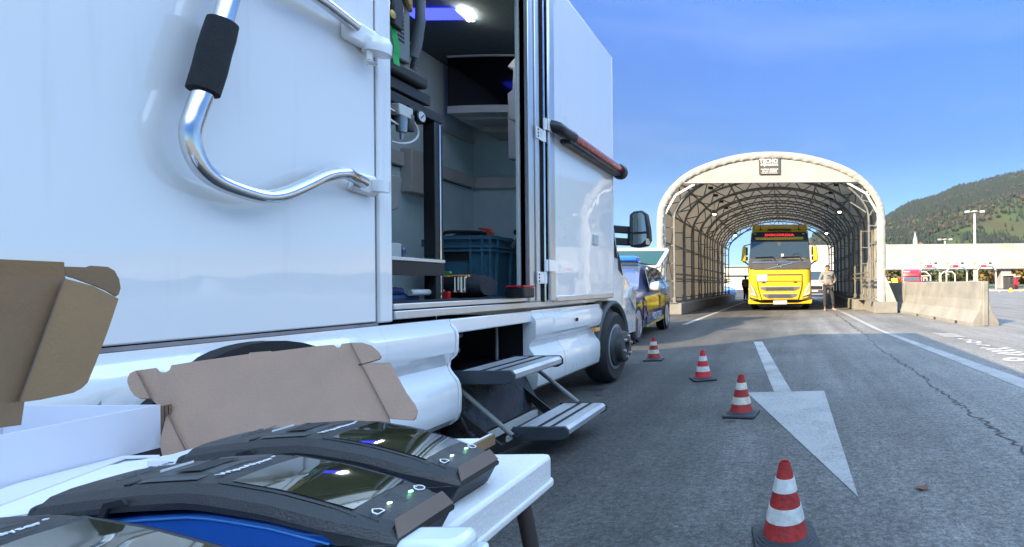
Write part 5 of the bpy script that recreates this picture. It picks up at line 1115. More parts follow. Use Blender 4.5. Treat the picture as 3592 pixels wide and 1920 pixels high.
# socket on the work shelf
p = onX(1388, 900, -2.2); b = B(); b.box(-2.26, -2.2, p.y - .05, p.y + .05, zd + .023, zd + .11); so_ = thing(b, 'cable_reel_holder', M['pvc_g'], 'small white holder with dark round ends on the metal work shelf', 'holder', bevel=.008)
for dy in (-.055, .055): b = B(); b.lathe([(.03, -.01), (.036, 0), (.03, .01)], (-2.22, p.y + dy, zd + .065), 'Y', 14); b.build('end_disc', M['liv_blue'], so_, smooth=True)
# blue crate
XK, YK = onY(1725, 900, 3.9).x, 3.9; zt = onY(1700, 826, 3.9).z; xl_ = onY(1548, 900, 3.9).x; yr_ = onX(1840, 850, XK).y
M['crate'] = mat('blue_grey_crate_plastic', (.05, .15, .22), .45, var=.08, scale=8)
b = B(); z0 = ZFv + .005; t_ = .008
o_ = [(xl_ + .02, YK + .02), (XK - .02, YK + .02), (XK - .02, yr_ - .02), (xl_ + .02, yr_ - .02)]; oT = [(xl_, YK), (XK, YK), (XK, yr_), (xl_, yr_)]; iT = [(xl_ + .02, YK + .02), (XK - .02, YK + .02), (XK - .02, yr_ - .02), (xl_ + .02, yr_ - .02)]
b.loft([[Vector((*p, z0)) for p in o_], [Vector((*p, zt)) for p in oT], [Vector((*p, zt)) for p in iT], [Vector((*p, z0 + .02)) for p in [(q[0], q[1]) for q in o_]]], cap=True)
cr = thing(b, 'storage_crate', M['crate'], 'big blue grey ribbed storage crate standing inside the van doorway', 'crate')
b = B()
for z, h in ((zt - .02, .012), (zt - .085, .010), (zt - .115, .010)):
    for (p, q) in (((xl_ - .012, YK - .012), (XK + .012, YK - .012)), ((XK + .012, YK - .012), (XK + .012, yr_))): b.beam((*p, z), (*q, z), .016, h * 1.6)
b.build('crate_rim', M['crate'], cr)
b = B()
for f in (.05, .60, .83, .99): x = xl_ + (XK - xl_) * f; b.beam((x, YK - .004, z0), (x, YK - .012, zt), .014, .02)
for f in (.12, .52, .9): y = YK + (yr_ - YK) * f; b.beam((XK - .002, y, z0), (XK + .012, y, zt), .02, .014)
b.build('crate_ribs', M['crate'], cr)
b = B(); b.box(xl_ + .03, xl_ + (XK - xl_) * .58, YK - .006, YK + .03, zt - .185, zt - .125); b.build('grip_slot', M['rubber'], cr)
# a second crate edge behind the post
p = onY(1488, 880, 4.2); b = B(); b.box(p.x, p.x + .03, 4.2, 4.5, ZFv + .05, zt - .01); b.box(p.x - .02, p.x + .05, 4.19, 4.5, zt - .06, zt); thing(b, 'storage_crate', M['crate'], 'narrow edge of a second blue crate seen left of the black rack post', 'crate', bevel=.006)
# contents on the crate
b = B(); c0 = onY(1640, 822, 4.12); b.tube(smooth_path([(c0.x - .20, 4.1, zt + .0), (c0.x - .16, 4.1, zt + .045), (c0.x, 4.12, zt + .05), (c0.x + .14, 4.12, zt + .04), (c0.x + .2, 4.14, zt - .0)], 5), .014, 8); b.tube(smooth_path([(c0.x - .19, 4.2, zt + .0), (c0.x - .1, 4.2, zt + .035), (c0.x + .1, 4.22, zt + .03), (c0.x + .18, 4.2, zt)], 5), .02, 8); thing(b, 'cable_coil', M['rubber'], 'coil of dark cable lying in the top of the blue crate', 'cable', smooth=True)
b = B(); q = onY(1722, 815, 4.0); b.prism([(q.x - .028, zt - .03), (q.x + .022, zt - .03), (q.x + .022, zt + .03), (q.x + .0, zt + .062), (q.x - .10, zt + .072), (q.x - .10, zt + .060), (q.x - .035, zt + .040)], 3.99, 4.01, 'Y'); thing(b, 'pry_tool', mat('orange_red_tool', (.45, .05, .02), .4, var=.08), 'orange red hooked tool sticking out of the crate', 'tool', bevel=.006)
b = B(); q0, q1 = onY(1795, 845, 4.15), onY(1833, 792, 4.15); b.tube([q0 - Vector((0, 0, .05)), q1 + (q1 - q0) * .4], .014, 10); hm = thing(b, 'steel_bar', M['polish'], 'slanting steel bar with black clamp at the right of the crate', 'bar', smooth=True); b = B(); q = q0.lerp(q1, .55); b.lathe([(.02, -.02), (.03, -.012), (.03, .012), (.02, .02)], q, 'Z', 8); b.build('clamp', M['black'], hm)
# bag, bottles and rags in front
b = B(); q0, q1 = onY(1560, 1000, 3.30), onY(1715, 1000, 3.30); rings = []
for k in range(9):
    f = k / 8; hw = (q1.x - q0.x) / 2 * (1 - .06 * abs(f - .5)); rings.append([Vector((q0.x * (1 - f) + q1.x * f, 3.30 + .13 * math.cos(t * math.pi / 6) * (.75 + .25 * math.sin(f * math.pi)), ZFv + .085 + .078 * math.sin(t * math.pi / 6) * (.80 + .2 * math.sin(f * math.pi)) )) for t in range(12)])
b.loft(rings); bg_ = thing(b, 'tool_bag', mat('black_tool_bag_fabric', (.008, .009, .014), .7, var=.1, bump=.3, bscale=30), 'black tool bag on the van floor in front of the blue crate', 'bag', smooth=True, ang=70)
b = B(); q = onY(1614, 998, 3.15); b.box(q.x - .05, q.x + .03, 3.155, 3.17, q.z - .05, q.z + .05)
for k in range(4): b.box(q.x - .045 + k * .02, q.x - .035 + k * .02, 3.150, 3.155, q.z - .045 + .01 * (k % 2), q.z + .045)
b.build('metal_buckles', M['chrome'], bg_)
for (x0_, x1_, py, m_, lab, nm) in ((1556, 1575, 970, mat('yellow_tape', (.55, .30, .03), .5), 'short yellow orange strip on the tool bag beside the post', 'tape'), (1582, 1646, 970, mat('orange_handle', (.65, .27, .07), .5), 'long orange handle lying on the tool bag', 'tool handle'), (1556, 1582, 958, mat('green_bottle_plastic', (.05, .35, .06), .4), 'bright green cap lying on the dark bag', 'cap')):
    a = onY(x0_, py, 3.2); c = onY(x1_, py, 3.2); b = B(); b.beam(a + Vector((0, 0, .002)), c + Vector((0, 0, .002)), .022, .014); thing(b, 'hand_tool', m_, lab, nm, bevel=.003)
b = B(); q = onY(1565, 1033, 3.12); b.box(q.x - .014, q.x + .016, 3.11, 3.14, ZFv, ZFv + .055); cn = thing(b, 'small_can', mat('red_can', (.55, .02, .02), .3, coat=.5), 'small red can at the foot of the rack post', 'can'); 
b = B(); q0, q1 = onY(1785, 1015, 3.55), onY(1836, 1015, 3.55); b.box(q0.x, q1.x + .03, 3.5, 3.65, ZFv, ZFv + .075); rb = thing(b, 'red_lid_case', M['black'], 'low black case with red lid at the right of the doorway', 'case', bevel=.01); b = B(); b.box(q0.x + .01, q1.x + .03, 3.495, 3.655, ZFv + .076, ZFv + .088); b.build('lid', mat('red_lid', (.55, .01, .03), .4), rb)
b = B(); rnd = random.Random(8)
for k in range(5):
    z = ZFv + .02 + .018 * k; yy = [2.50 + .55 * t / 8 for t in range(9)]; b.tube(smooth_path([(XS - .25 - .04 * (k % 2) + rnd.uniform(-.02, .02), y, z + rnd.uniform(-.006, .006)) for y in yy[:8 - k]], 2), .02, 8)
thing(b, 'blue_cloth', mat('dark_blue_cloth', (.025, .06, .16), .85, var=.2, scale=20, bump=.5, bscale=40), 'crumpled dark blue cloth on the floor under the work shelf', 'cloth', smooth=True)
b = B(); q = onX(1543, 1025, XS - .22); b.tube([(XS - .22, q.y - .25, q.z), (XS - .22, q.y, q.z)], .018, 12); tb = thing(b, 'white_tube', M['pvc_g'], 'white tube with round end lying beside the blue cloth', 'tube', smooth=True); b = B(); b.lathe([(.024, -.004), (.026, .006), (0, .008)], (XS - .22, q.y, q.z), 'Y', 14); b.build('end_cap', M['white'], tb, smooth=True)
b = B(); b.box(-3.0, -2.3, 2.3, 2.9, ZFv, zd - .10); bx = thing(b, 'dark_case', M['rubber'], 'large dark case on the floor beneath the work shelf', 'case', bevel=.02)
# ================================================================ traffic cones
M['cone_red'] = mat('red_cone_plastic', (.33, .022, .018), .55, var=.22, scale=14, bump=.2, bscale=60)
M['cone_red2'] = mat('bright_red_cone_plastic', (.55, .02, .025), .5, var=.1, scale=14)
def refl(name, col):
    m = mat(name, col, .45, var=.16, scale=22); n = m.node_tree.nodes; l = m.node_tree.links; b = n['Principled BSDF']
    tc = n.new('ShaderNodeTexCoord'); v = n.new('ShaderNodeTexVoronoi'); v.inputs['Scale'].default_value = 170; l.new(tc.outputs['Object'], v.inputs['Vector'])
    bp = n.new('ShaderNodeBump'); bp.inputs['Strength'].default_value = .35; bp.inputs['Distance'].default_value = .003; l.new(v.outputs['Distance'], bp.inputs['Height']); l.new(bp.outputs[0], b.inputs['Normal']); return m
M['band'] = refl('white_reflective_band', (.52, .53, .51)); M['band_old'] = refl('yellowed_reflective_band', (.52, .49, .40))
M['base'] = mat('black_cone_base_rubber', (.022, .025, .032), .6, var=.25, scale=12, bump=.3, bscale=60)
def cone(px, py, rz, label, red=None, band=None, tilt=0):
    p = onZ(px, py, 0); r_ = root('traffic_cone', (0, 0, 0), label, 'traffic cone', 'red and white cones along the van lane')
    H = .31; z0 = .034
    def rad(z): return .088 + (.021 - .088) * (z - z0) / (H - z0)
    b = B(); pr = rrect(-.125, .125, -.125, .125, .022)
    b.loft([[Vector((x * k, y * k, z)) for x, y in pr] for k, z in ((.98, .001), (1, .006), (1, .014), (.965, .020))])
    for rr, zz in ((.112, .026), (.101, .032), (.091, .037)): b.lathe([(rr + .010, .018), (rr + .006, zz - .004), (rr, zz), (rr - .012, zz)], (0, 0, 0), 'Z', 32)
    b.build('cone_base', M['base'], r_, smooth=True, ang=35)
    def ring(za, zb_, off, m, name, top=False):
        b = B(); pf = [(rad(za) + off, za), (rad(zb_) + off, zb_)]
        if top: pf += [(rad(zb_) - .0, zb_ + .002), (rad(zb_) - .004, zb_ + .001), (rad(zb_) - .005, zb_ - .03), (0, zb_ - .03)]
        else: pf = [(rad(za) - .002, za)] + pf + [(rad(zb_) - .002, zb_)]
        b.lathe(pf, (0, 0, 0), 'Z', 32); return b.build(name, m, r_, smooth=True, ang=40)
    ring(z0, H, 0, red or M['cone_red'], 'cone_body', True)
    z = lambda f: z0 + (H - z0) * f
    ring(z(.215), z(.405), .0022, band or M['band'], 'reflective_band'); ring(z(.61), z(.79), .0022, band or M['band'], 'reflective_band')
    r_.location = (p.x, p.y, 0); r_.rotation_euler = (0, R(tilt), R(rz)); return r_
cone(2755, 1899, 8, 'nearest and largest red white traffic cone at the bottom edge of the photo')
cone(2601, 1456, -8, 'second nearest cone, yellowed white bands, at the corner of the painted arrow', None, M['band_old'])
cone(2466, 1332, 24, 'brightest red cone, third from the camera, midway to the van wheel', M['cone_red2'])
cone(2293, 1264, 5, 'farthest cone, beside the front wheel of the white van', None, M['band_old'])
# fallen leaf
p = onZ(3237, 1719, 0); b = B(); lp = [(-.05, 0), (-.02, .012), (-.025, .03), (0, .016), (.02, .03), (.02, .010), (.05, .004), (.022, -.006), (.02, -.024), (.0, -.010), (-.02, -.022), (-.018, -.006)]
b.add([(p.x + x, p.y + y * 1.2, .006 + .012 * abs(math.sin(x * 60))) for x, y in lp], [tuple(range(12))]); tag(b.build('fallen_leaf', mat('brown_leaf', (.16, .07, .04), .8, var=.2)), 'small dry brown leaf lying on the asphalt right of the nearest cone', 'leaf')
# ================================================================ table
M['tabletop'] = mat('white_table_plastic', (.66, .66, .67), .45, var=.04, scale=5, bump=.12, bscale=160)
TZ = .72; TXR = -.396; TYB = .866; TXL = -1.62; TYF = -.05
tb = root('folding_table', (-1.0, .4, 0), 'white plastic folding table carrying the boxes and the black devices', 'table')
b = B(); b.prism(rrect(TXL, TXR, TYF, TYB, .015), TZ - .045, TZ, 'Z'); b.build('tabletop', M['tabletop'], tb, bevel=.006)
b = B(); b.prism(rrect(TXL - .004, TXR + .004, TYF - .004, TYB + .004, .018), TZ - .052, TZ - .040, 'Z'); b.build('table_rim', M['tabletop'], tb, bevel=.003)
lgm = mat('dark_brown_table_leg', (.025, .018, .018), .45, var=.1)
for (x, y, dx) in ((TXR - .012, .785, .115), (TXR - .08, .05, .04), (TXL + .15, .60, -.04), (TXL + .15, .05, -.04)):
    a = onX(1812, 1790, TXR + .0) if False else None
    b = B(); b.tube([(x, y, TZ - .045), (x + dx, y + .02, .0)], .011, 12); b.build('leg', lgm, tb, smooth=True)
# ================================================================ black hand-test devices
M['dev'] = mat('black_device_plastic', (.020, .021, .022), .40, var=.12, scale=30, bump=.12, bscale=400)
M['dev2'] = mat('dark_blue_black_plastic', (.010, .012, .016), .42, var=.08, scale=30, bump=.1, bscale=400)
M['bronze'] = mat('bronze_bevel', (.17, .125, .095), .42, var=.06, metal=.2)
M['screen'] = mat('glossy_screen', (.035, .036, .018), .03, var=.25, scale=9, coat=1.0, spec=.9)
M['devblue'] = mat('blue_plastic_body', (.008, .10, .42), .4, var=.06, scale=20)
M['label_w'] = mat('white_print', (.75, .77, .78), .5, var=0)
M['green_led'] = mat('green_led', (.1, .8, .3), .3, var=0, emit=(.25, 1, .5), estr=1.6)
M['white_led'] = mat('white_led', (.8, .9, .9), .3, var=0, emit=(.8, 1, 1), estr=.9)
# profile along the length: x from the front (0) to the rear (-.335), height over the table
PX = [0, -.045, -.11, -.165, -.19, -.24, -.29, -.335]; PZ = [.048, .062, .080, .090, .0925, .090, .085, .079]
def ztop(x): return float(np.interp(-x, [-p for p in PX], PZ))
def device(loc, label, reflect=None):
    r_ = root('test_device', (0, 0, 0), label, 'test device', 'black test devices on the table')
    Wd = .104; hw = Wd / 2
    xs = [0 - .333 * k / 30 for k in range(31)]
    def hwid(x): return hw * (.84 + .16 * min(1, -x / .055))       # narrows towards the front lip
    # upper shell with a fallen edge and an arched lower rim
    b = B(); rings = []
    for x in xs:
        zt = ztop(x); w_ = hwid(x); lip = zt - .014 - .016 * math.sin(min(1, max(0, -x / .33)) * math.pi) * .2 - (.012 if x < -.30 else 0)
        zl = max(.012, lip - .006)
        if x > -.055: zl = zt - .020 - .012 * (-x / .055)
        rings.append([Vector((x, y, z)) for y, z in ((-w_, zl), (-w_ - .002, zt - .016), (-w_ + .002, zt - .008), (-w_ + .011, zt - .001), (-w_ * .5, zt + .0015), (0, zt + .002), (w_ * .5, zt + .0015), (w_ - .011, zt - .001), (w_ - .002, zt - .008), (w_ + .002, zt - .016), (w_, zl))])
    w0_ = hwid(0); rings.insert(0, [Vector((.0082, y, z)) for y, z in ((-w0_, .026), (-w0_ - .001, .030), (-w0_ + .002, .0325), (-w0_ + .008, .034), (-w0_ * .5, .034), (0, .034), (w0_ * .5, .034), (w0_ - .008, .034), (w0_ - .002, .0325), (w0_ + .001, .030), (w0_, .026))])
    b.loft(rings); sh_ = b.build('upper_shell', M['dev'], r_, smooth=True, ang=24)
    # rear foot block and front foot
    b = B(); b.prism([(-.375, .004), (-.335, .004), (-.325, .060), (-.334, .074), (-.345, .070)], -hw + .004, hw - .004, 'Y'); b.build('rear_block', M['dev2'], r_, bevel=.003)
    b = B(); b.loft([[Vector((-.07, -hw * .985, z)), Vector((-.05, -hw * .985, z)), Vector((f0, -hw * .838, z)), Vector((f0, hw * .838, z)), Vector((-.05, hw * .985, z)), Vector((-.07, hw * .985, z))] for f0, z in ((-.008, .001), (.0076, .030))]); b.build('front_foot', M['dev2'], r_, bevel=.0015)
    # blue body under the arch
    b = B(); pts_ = [(-.30, .004), (-.05, .004), (-.05, .040)] + [(-.05 - .25 * k / 8, ztop(-.05 - .25 * k / 8) - .031) for k in range(1, 9)]
    b.prism(pts_, -hw + .008, hw - .008, 'Y'); b.build('blue_body', M['devblue'], r_, bevel=.002)
    # bronze bevel across the front edge
    w0 = hwid(0); b = B(); b.loft([[Vector((.0004, y * (w0 - .0085), .0508)), Vector((.0088, y * (w0 - .002), .0346)), Vector((.0080, y * (w0 - .002), .0338)), Vector((-.0006, y * (w0 - .0085), .0498))] for y in (-1, -.5, 0, .5, 1)]); b.build('front_bevel', M['bronze'], r_)
    b = B(); b.tube([(-.055 - .235 * k / 12, -hw + .0065, ztop(-.055 - .235 * k / 12) - .0335) for k in range(13)], .0013, 6); b.build('blue_rim', mat('light_blue_rim', (.02, .22, .65), .35, var=0), r_, smooth=True)
    def onTop(x, y, h=.0):
        w_ = hwid(x); return Vector((x, y, ztop(x) + float(np.interp(abs(y), [0, w_ * .5, w_ - .011, w_ - .002, w_ + .002], [.002, .0015, -.001, -.008, -.016])) + h))
    def patch(name, x0, x1, y0, y1, h, m, parent=None, nx=8):
        b = B(); top = [[onTop(x0 + (x1 - x0) * i / nx, y, h + (.0006 if abs(y) > 0 else 0)) for y in (y0, 0.0 if y0 < 0 < y1 else (y0 + y1) / 2, y1)] for i in range(nx + 1)]; n3 = 3
        vs = [p for r0 in top for p in r0]; fs = [(i * 3 + k, i * 3 + k + 1, i * 3 + k + 4, i * 3 + k + 3) for i in range(nx) for k in (0, 1)]
        b.add(vs + [v - Vector((0, 0, .003)) for v in vs], fs + [tuple(reversed([q + len(vs) for q in f])) for f in fs] + [(0, 1, 1 + len(vs), len(vs))]); return b.build(name, m, parent or r_, smooth=True, ang=40)
    fr = patch('screen_frame', -.034, -.170, -.041, .041, .0006, M['dev2'])
    sc = patch('screen', -.040, -.160, -.036, .036, .0009, M['screen'], fr)
    patch('side_bevel', -.034, -.165, .0415, .0435, .0018, mat('grey_bevel', (.075, .08, .085), .4, var=.05), fr)
    patch('button_strip', -.014, -.033, -.038, .038, .0004, M['dev2'])
    for y, m_ in ((-.014, M['white_led']), (.016, M['green_led'])):
        c = onTop(-.021, y, .0015); b = B(); b.lathe([(.0021, 0), (.0021, .001), (0, .0014)], c, 'Z', 12); b.build('indicator_light', m_, r_)
    # power ring and house symbol
    c = onTop(-.021, .029, .0022); b = B(); b.tube([(c.x + .0048 * math.cos(t), c.y + .0048 * math.sin(t), c.z - .0048 * math.cos(t) * .35) for t in [R(205) + R(310) * k / 18 for k in range(19)]], .0006, 5); b.beam((c.x - .0028, c.y, c.z + .001), (c.x - .0062, c.y, c.z + .002), .0011, .0006); b.build('power_symbol', M['label_w'], r_)
    c = onTop(-.021, -.030, .0022); hs = [(.004, -.0045), (.004, .0045), (-.001, .0045), (-.005, 0), (-.001, -.0045), (.004, -.0045)]; b = B()
    for (x0, y0), (x1, y1) in zip(hs, hs[1:]): b.beam((c.x + x0, c.y + y0, c.z - x0 * .35), (c.x + x1, c.y + y1, c.z - x1 * .35), .0011, .0007)
    b.build('home_symbol', M['label_w'], r_)
    slope = math.atan2(ztop(-.18) - ztop(-.20), .02)
    t_ = text('device_lettering', 'WipeAlyser', .0105, onTop(-.1795, -.004, .0006), (R(0), R(1), R(90)), M['label_w'], r_, .0003, 1.05, off=.0001)
    text('device_lettering', '®', .005, onTop(-.183, .028, .0006), (0, 0, R(90)), M['label_w'], r_, .0003)
    # slot, recess and embossed mark behind the screen
    b = B(); b.box(-.262, -.257, -hw + .012, hw - .012, ztop(-.26) - .004, ztop(-.26) + .0012); b.build('lid_slot', M['rubber'], r_)
    b = B(); b.box(-.263, -.2625, -.01, .02, ztop(-.26) + .002, ztop(-.26) + .0045); b.build('slot_label', M['label_w'], r_)
    patch('lid_panel', -.192, -.252, -.038, .038, .0006, mat('device_lid_plastic', (.036, .039, .041), .38, var=.15, scale=18), None, 5)
    patch('finger_recess', -.212, -.240, -.018, .022, .0013, mat('dark_matt_recess', (.020, .021, .021), .7, var=.1), None, 4)
    text('embossed_lettering', 'TEST RESULTS', .0075, onTop(-.290, 0, .0012), (0, R(-4), R(90)), mat('grey_emboss', (.10, .105, .105), .5, var=0), r_, .0003)
    text('embossed_lettering', 'SECURE', .0075, onTop(-.303, .004, .0012), (0, R(-5), R(90)), mat('grey_emboss', (.10, .105, .105), .5, var=0), r_, .0003)
    b = B(); b.prism([(-.27, ztop(-.27) - .028), (-.262, ztop(-.27) - .010), (-.245, ztop(-.25) - .008), (-.240, ztop(-.25) - .014), (-.258, ztop(-.26) - .016), (-.264, ztop(-.27) - .028)], -hw - .0035, -hw - .0005, 'Y'); b.build('side_notch', M['rubber'], r_)
    r_.location = loc; return r_
device((-.392, .545, TZ), 'middle black test device with lit green light and blue reflection in its screen')
device((-.424, .693, TZ), 'farthest black test device, in front of the flat open cardboard lid')
device((-.425, .392, TZ), 'nearest black test device, cut off by the bottom edge of the photo')
# ================================================================ boxes
def card(name, c):
    m = mat(name, c, .85, var=.06, scale=9, bump=.12, bscale=180); return m
M['kraft'] = card('brown_cardboard', (.215, .128, .066)); M['kraft2'] = card('light_brown_cardboard', (.36, .235, .165)); M['kraft3'] = card('yellow_brown_cardboard', (.29, .175, .085))
M['boxwhite'] = mat('white_coated_cardboard', (.66, .66, .72), .6, var=.015); M['cut'] = card('cardboard_cut_edge', (.16, .11, .09))
def trace(name, pts_, P0, N_, m, parent, t=.003, sc=None, off=(0, 0)):
    W_ = [onP(*( (off[0] + x * sc, off[1] + y * sc) if sc else (x, y)), P0, N_) for x, y in pts_]
    b = B(); b.slab(W_, Vector(N_) * 1.0, -t if Vector(N_).dot(Vector((0, 0, 1)) - W_[0]) > 0 else t); return b.build(name, m, parent)
S5 = 1500 / 2576.0
# left open box: tray and raised lid
bl = root('open_box', (-1.25, .75, TZ), 'open white box with tall brown cardboard lid standing up at the left edge', 'box')
XA, XB_, YA, YB_, ZB = -1.115, -1.395, .45, .912, .797
b = B(); b.box(XA - .004, XA, YA, YB_, TZ + .001, ZB); b.build('side_panel', M['boxwhite'], bl)
b = B(); b.box(XB_, XB_ + .004, YA, YB_, TZ + .001, ZB); b.build('side_panel', M['boxwhite'], bl)
b = B(); b.box(XB_ + .005, XA - .005, YB_ - .004, YB_, TZ + .001, ZB); b.build('end_panel', M['boxwhite'], bl)
b = B(); b.box(XB_ + .005, XA - .005, YA, YA + .004, TZ + .001, ZB); b.build('end_panel', M['boxwhite'], bl)
b = B(); b.box(XB_ + .005, XA - .005, YA + .005, YB_ - .005, TZ + .001, TZ + .006); b.build('tray_floor', M['boxwhite'], bl)
for k in range(3):
    b = B(); b.box(XA - .004 - .004 * k * 0, XA + .0, YB_ + .001 + .006 * k, YB_ + .005 + .006 * k, TZ + .004, ZB - .003); b.build('side_flap_edge', M['kraft'] if k != 1 else M['cut'], bl)
# raised lid: planes close to X = -1.40 leaning outwards
P0 = (-1.398, .9, .80); NL = (1, -.10, .16)
lid = trace('lid_panel', [(-60, 60), (385, 75), (392, 165), (118, 915), (-60, 925)], P0, NL, M['kraft'], bl, .004, S5, (0, 880))
P1 = (-1.385, .9, .80)
trace('lid_end_flap', [(394, 168), (560, 212), (715, 290), (655, 470), (572, 690), (528, 795), (492, 830), (440, 857), (250, 897), (122, 914)], P1, NL, M['kraft3'], bl, .004, S5, (0, 880))
trace('lid_crease', [(388, 160), (396, 162), (124, 915), (114, 916)], (-1.378, .9, .80), NL, M['cut'], bl, .001, S5, (0, 880))
trace('lid_top_rim', [(-60, 50), (387, 70), (390, 152), (-60, 145)], (-1.390, .9, .80), (1, -.10, -.25), M['kraft3'], bl, .004, S5, (0, 880))
trace('lid_tuck_flap', [(388, 95), (520, 100), (545, 90), (650, 97), (690, 120), (718, 170), (727, 225), (716, 262), (700, 275), (640, 238), (560, 205), (450, 165), (398, 150)], (-1.42, .9, .80), NL, M['kraft'], bl, .004, S5, (0, 880))
trace('fold_panel', [(-60, 925), (148, 908), (128, 1050), (-60, 1075)], (-1.30, .8, .79), (1, -.05, .1), M['kraft'], bl, .003, S5, (0, 880))
# right open box: flat lid facing the camera, low white tray behind the devices
br = root('open_box', (-.8, .92, TZ), 'flat light brown cardboard lid leaning open behind the black devices', 'box')
PL = (-.9, .905, .72); NR = (.04, -1, .55)
trace('lid_panel', [(820, 722), (938, 706), (948, 722), (968, 732), (1000, 733), (1022, 718), (1032, 690), (1170, 668), (1500, 622), (1502, 614), (1630, 604), (1640, 608), (1930, 572), (2008, 566), (2022, 580), (2040, 584), (2052, 576), (2056, 561), (2108, 555), (2168, 684), (2340, 1010), (2360, 1120), (1180, 1330), (1120, 1190), (1010, 985), (905, 888)], PL, NR, M['kraft2'], br, .004, S5, (0, 880))
PL2 = (-.9, .900, .72)
trace('end_flap', [(2108, 554), (2180, 553), (2235, 570), (2275, 605), (2292, 635), (2282, 652), (2230, 668), (2172, 684), (2160, 670)], PL2, NR, M['kraft2'], br, .004, S5, (0, 880))
trace('end_flap', [(2178, 690), (2230, 676), (2345, 674), (2372, 725), (2440, 850), (2492, 920), (2510, 962), (2502, 1005), (2488, 1020), (2345, 1010)], PL2, NR, M['kraft2'], br, .004, S5, (0, 880))
trace('end_flap', [(818, 722), (782, 738), (768, 765), (766, 792), (782, 835), (808, 872), (835, 888), (906, 890)], PL2, NR, M['kraft2'], br, .004, S5, (0, 880))
trace('end_flap', [(1005, 985), (1120, 1190), (1180, 1330), (1000, 1330), (960, 1160), (985, 1060)], PL2, NR, M['kraft2'], br, .004, S5, (0, 880))
PL3 = (-.9, .8985, .72)
for l_ in ([(818, 724), (824, 722), (910, 890), (904, 890)], [(2106, 556), (2112, 556), (2350, 1012), (2342, 1012)], [(1006, 988), (1012, 984), (1185, 1330), (1176, 1330)]):
    trace('lid_crease', l_, PL3, NR, M['cut'], br, .0008, S5, (0, 880))
trace('crease_slot', [(2158, 684), (2178, 680), (2180, 690), (2162, 692)], PL3, NR, M['rubber'], br, .001, S5, (0, 880))
b = B(); b.box(-1.00, -.525, .80, .905, TZ + .001, TZ + .014); b.build('tray', M['boxwhite'], br); b = B(); b.box(-.529, -.525, .80, .91, TZ + .0145, TZ + .021); b.build('tray_rim', M['boxwhite'], br)
b = B(); b.box(-.5245, -.5195, .80, .91, TZ + .002, TZ + .020); b.build('tray_flap_edge', M['kraft'], br)
# white fold of the box and loose sheet on the table
sh0 = [onZ(x, y, TZ + .0022) for x, y in ((-60, 1745), (60, 1700), (290, 1640), (430, 1603), (560, 1600), (560, 1606), (440, 1612), (-60, 1800))]
b = B(); b.slab(sh0, (0, 0, 1), .002); tag(b.build('carton_flap', M['boxwhite']), 'long white cardboard flap lying on the table under the left box', 'flap')
shp = [onZ(x, y, TZ + .001) for x, y in ((-80, 1830), (160, 1795), (480, 1680), (640, 1590), (300, 1650), (-80, 1752))]
b = B(); b.slab(shp, (0, 0, 1), .0012); tag(b.build('paper_sheet', mat('white_paper', (.74, .74, .78), .7, var=.02)), 'white paper sheet on the table left of the middle black device', 'paper')
# clear white plastic case at the table edge
c0 = onZ(1560, 1905, TZ + .02)
pk = root('plastic_case', (-.37, .515, TZ), 'translucent white plastic case with rounded lid at the table edge by the bottom', 'plastic case')
cp_ = mat('frosted_white_plastic', (.66, .72, .74), .22, var=.04, coat=.5)
b = B(); b.prism(rrect(-.425, -.316, .487, .548, .010), TZ + .001, TZ + .010, 'Z'); b.build('case_base', cp_, pk, bevel=.003)
b = B(); b.prism(rrect(-.402, -.322, .500, .542, .016), TZ + .0105, TZ + .031, 'Z'); b.build('case_lid', cp_, pk, bevel=.009, seg=4)
for k in range(6):
    b = B(); b.lathe([(.0028, 0), (.0028, .003), (0, .004)], (-.415 + .017 * k, .4935, TZ + .010), 'Z', 8); b.build('case_rib', cp_, pk, smooth=True)
# ================================================================ background
M['pale'] = mat('pale_painted_concrete', (.31, .31, .315), .8, var=.07, scale=.6)
M['offw'] = mat('offwhite_painted_steel', (.5, .5, .48), .6, var=.05)
ov = root('road_overpass', (40, 100, 0), 'long pale concrete overpass with rust stains crossing behind the toll lanes', 'overpass')
YO = 100.0
def oz(py, px=3350): return onY(px, py, YO).z
zA, zB, zC, zD = oz(856), oz(905), oz(912), oz(944)
xL = 2.0; xR = 210.0
b = B(); b.box(xL, xR, YO, YO + .4, zB, zA); b.build('parapet', M['pale'], ov)
b = B(); b.box(xL, xR, YO - .25, YO + 1.2, zD, zB - .003); b.build('fascia_beam', mat('cream_concrete_beam', (.40, .40, .40), .8, var=.06, scale=.6), ov)
b = B(); b.box(xL, xR, YO + 1.21, YO + 11, zD + .35, zB - .2); b.build('deck', M['pale'], ov)
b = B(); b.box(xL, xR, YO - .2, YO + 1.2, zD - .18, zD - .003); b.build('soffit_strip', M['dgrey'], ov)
xa = onY(3510, 930, YO).x; b = B(); b.box(xa, xR, YO - .27, YO - .252, zD + .25, zB - .35); b.build('yellowed_fascia', mat('yellowish_concrete', (.40, .38, .30), .8, var=.1), ov)
for px in (3532,):
    p = onY(px, 980, YO); b = B(); b.prism([(p.x - 1.1, 0), (p.x + 1.1, 0), (p.x + .95, zD - .2), (p.x - .95, zD - .2)], YO + .3, YO + 2.3, 'Y'); b.build('pier', M['pale'], ov)
for k in (70, 110, 150, 195): b = B(); b.prism([(k - 1.1, 0), (k + 1.1, 0), (k + .95, zD - .2), (k - .95, zD - .2)], YO + .3, YO + 2.3, 'Y'); b.build('pier', M['pale'], ov)
b = B(); rs = mat('rust_stain', (.42, .27, .17), .9, var=.25, scale=1.0)
rnd = random.Random(3)
for k in range(14):
    x = onY(3512 + k * 3.4, 870, YO).x; h = rnd.uniform(.5, 1.7); b.prism([(x - .06, zA - .15), (x + rnd.uniform(.04, .12), zA - .15), (x + .03, zA - .15 - h)], YO - .008, YO - .002, 'Y')
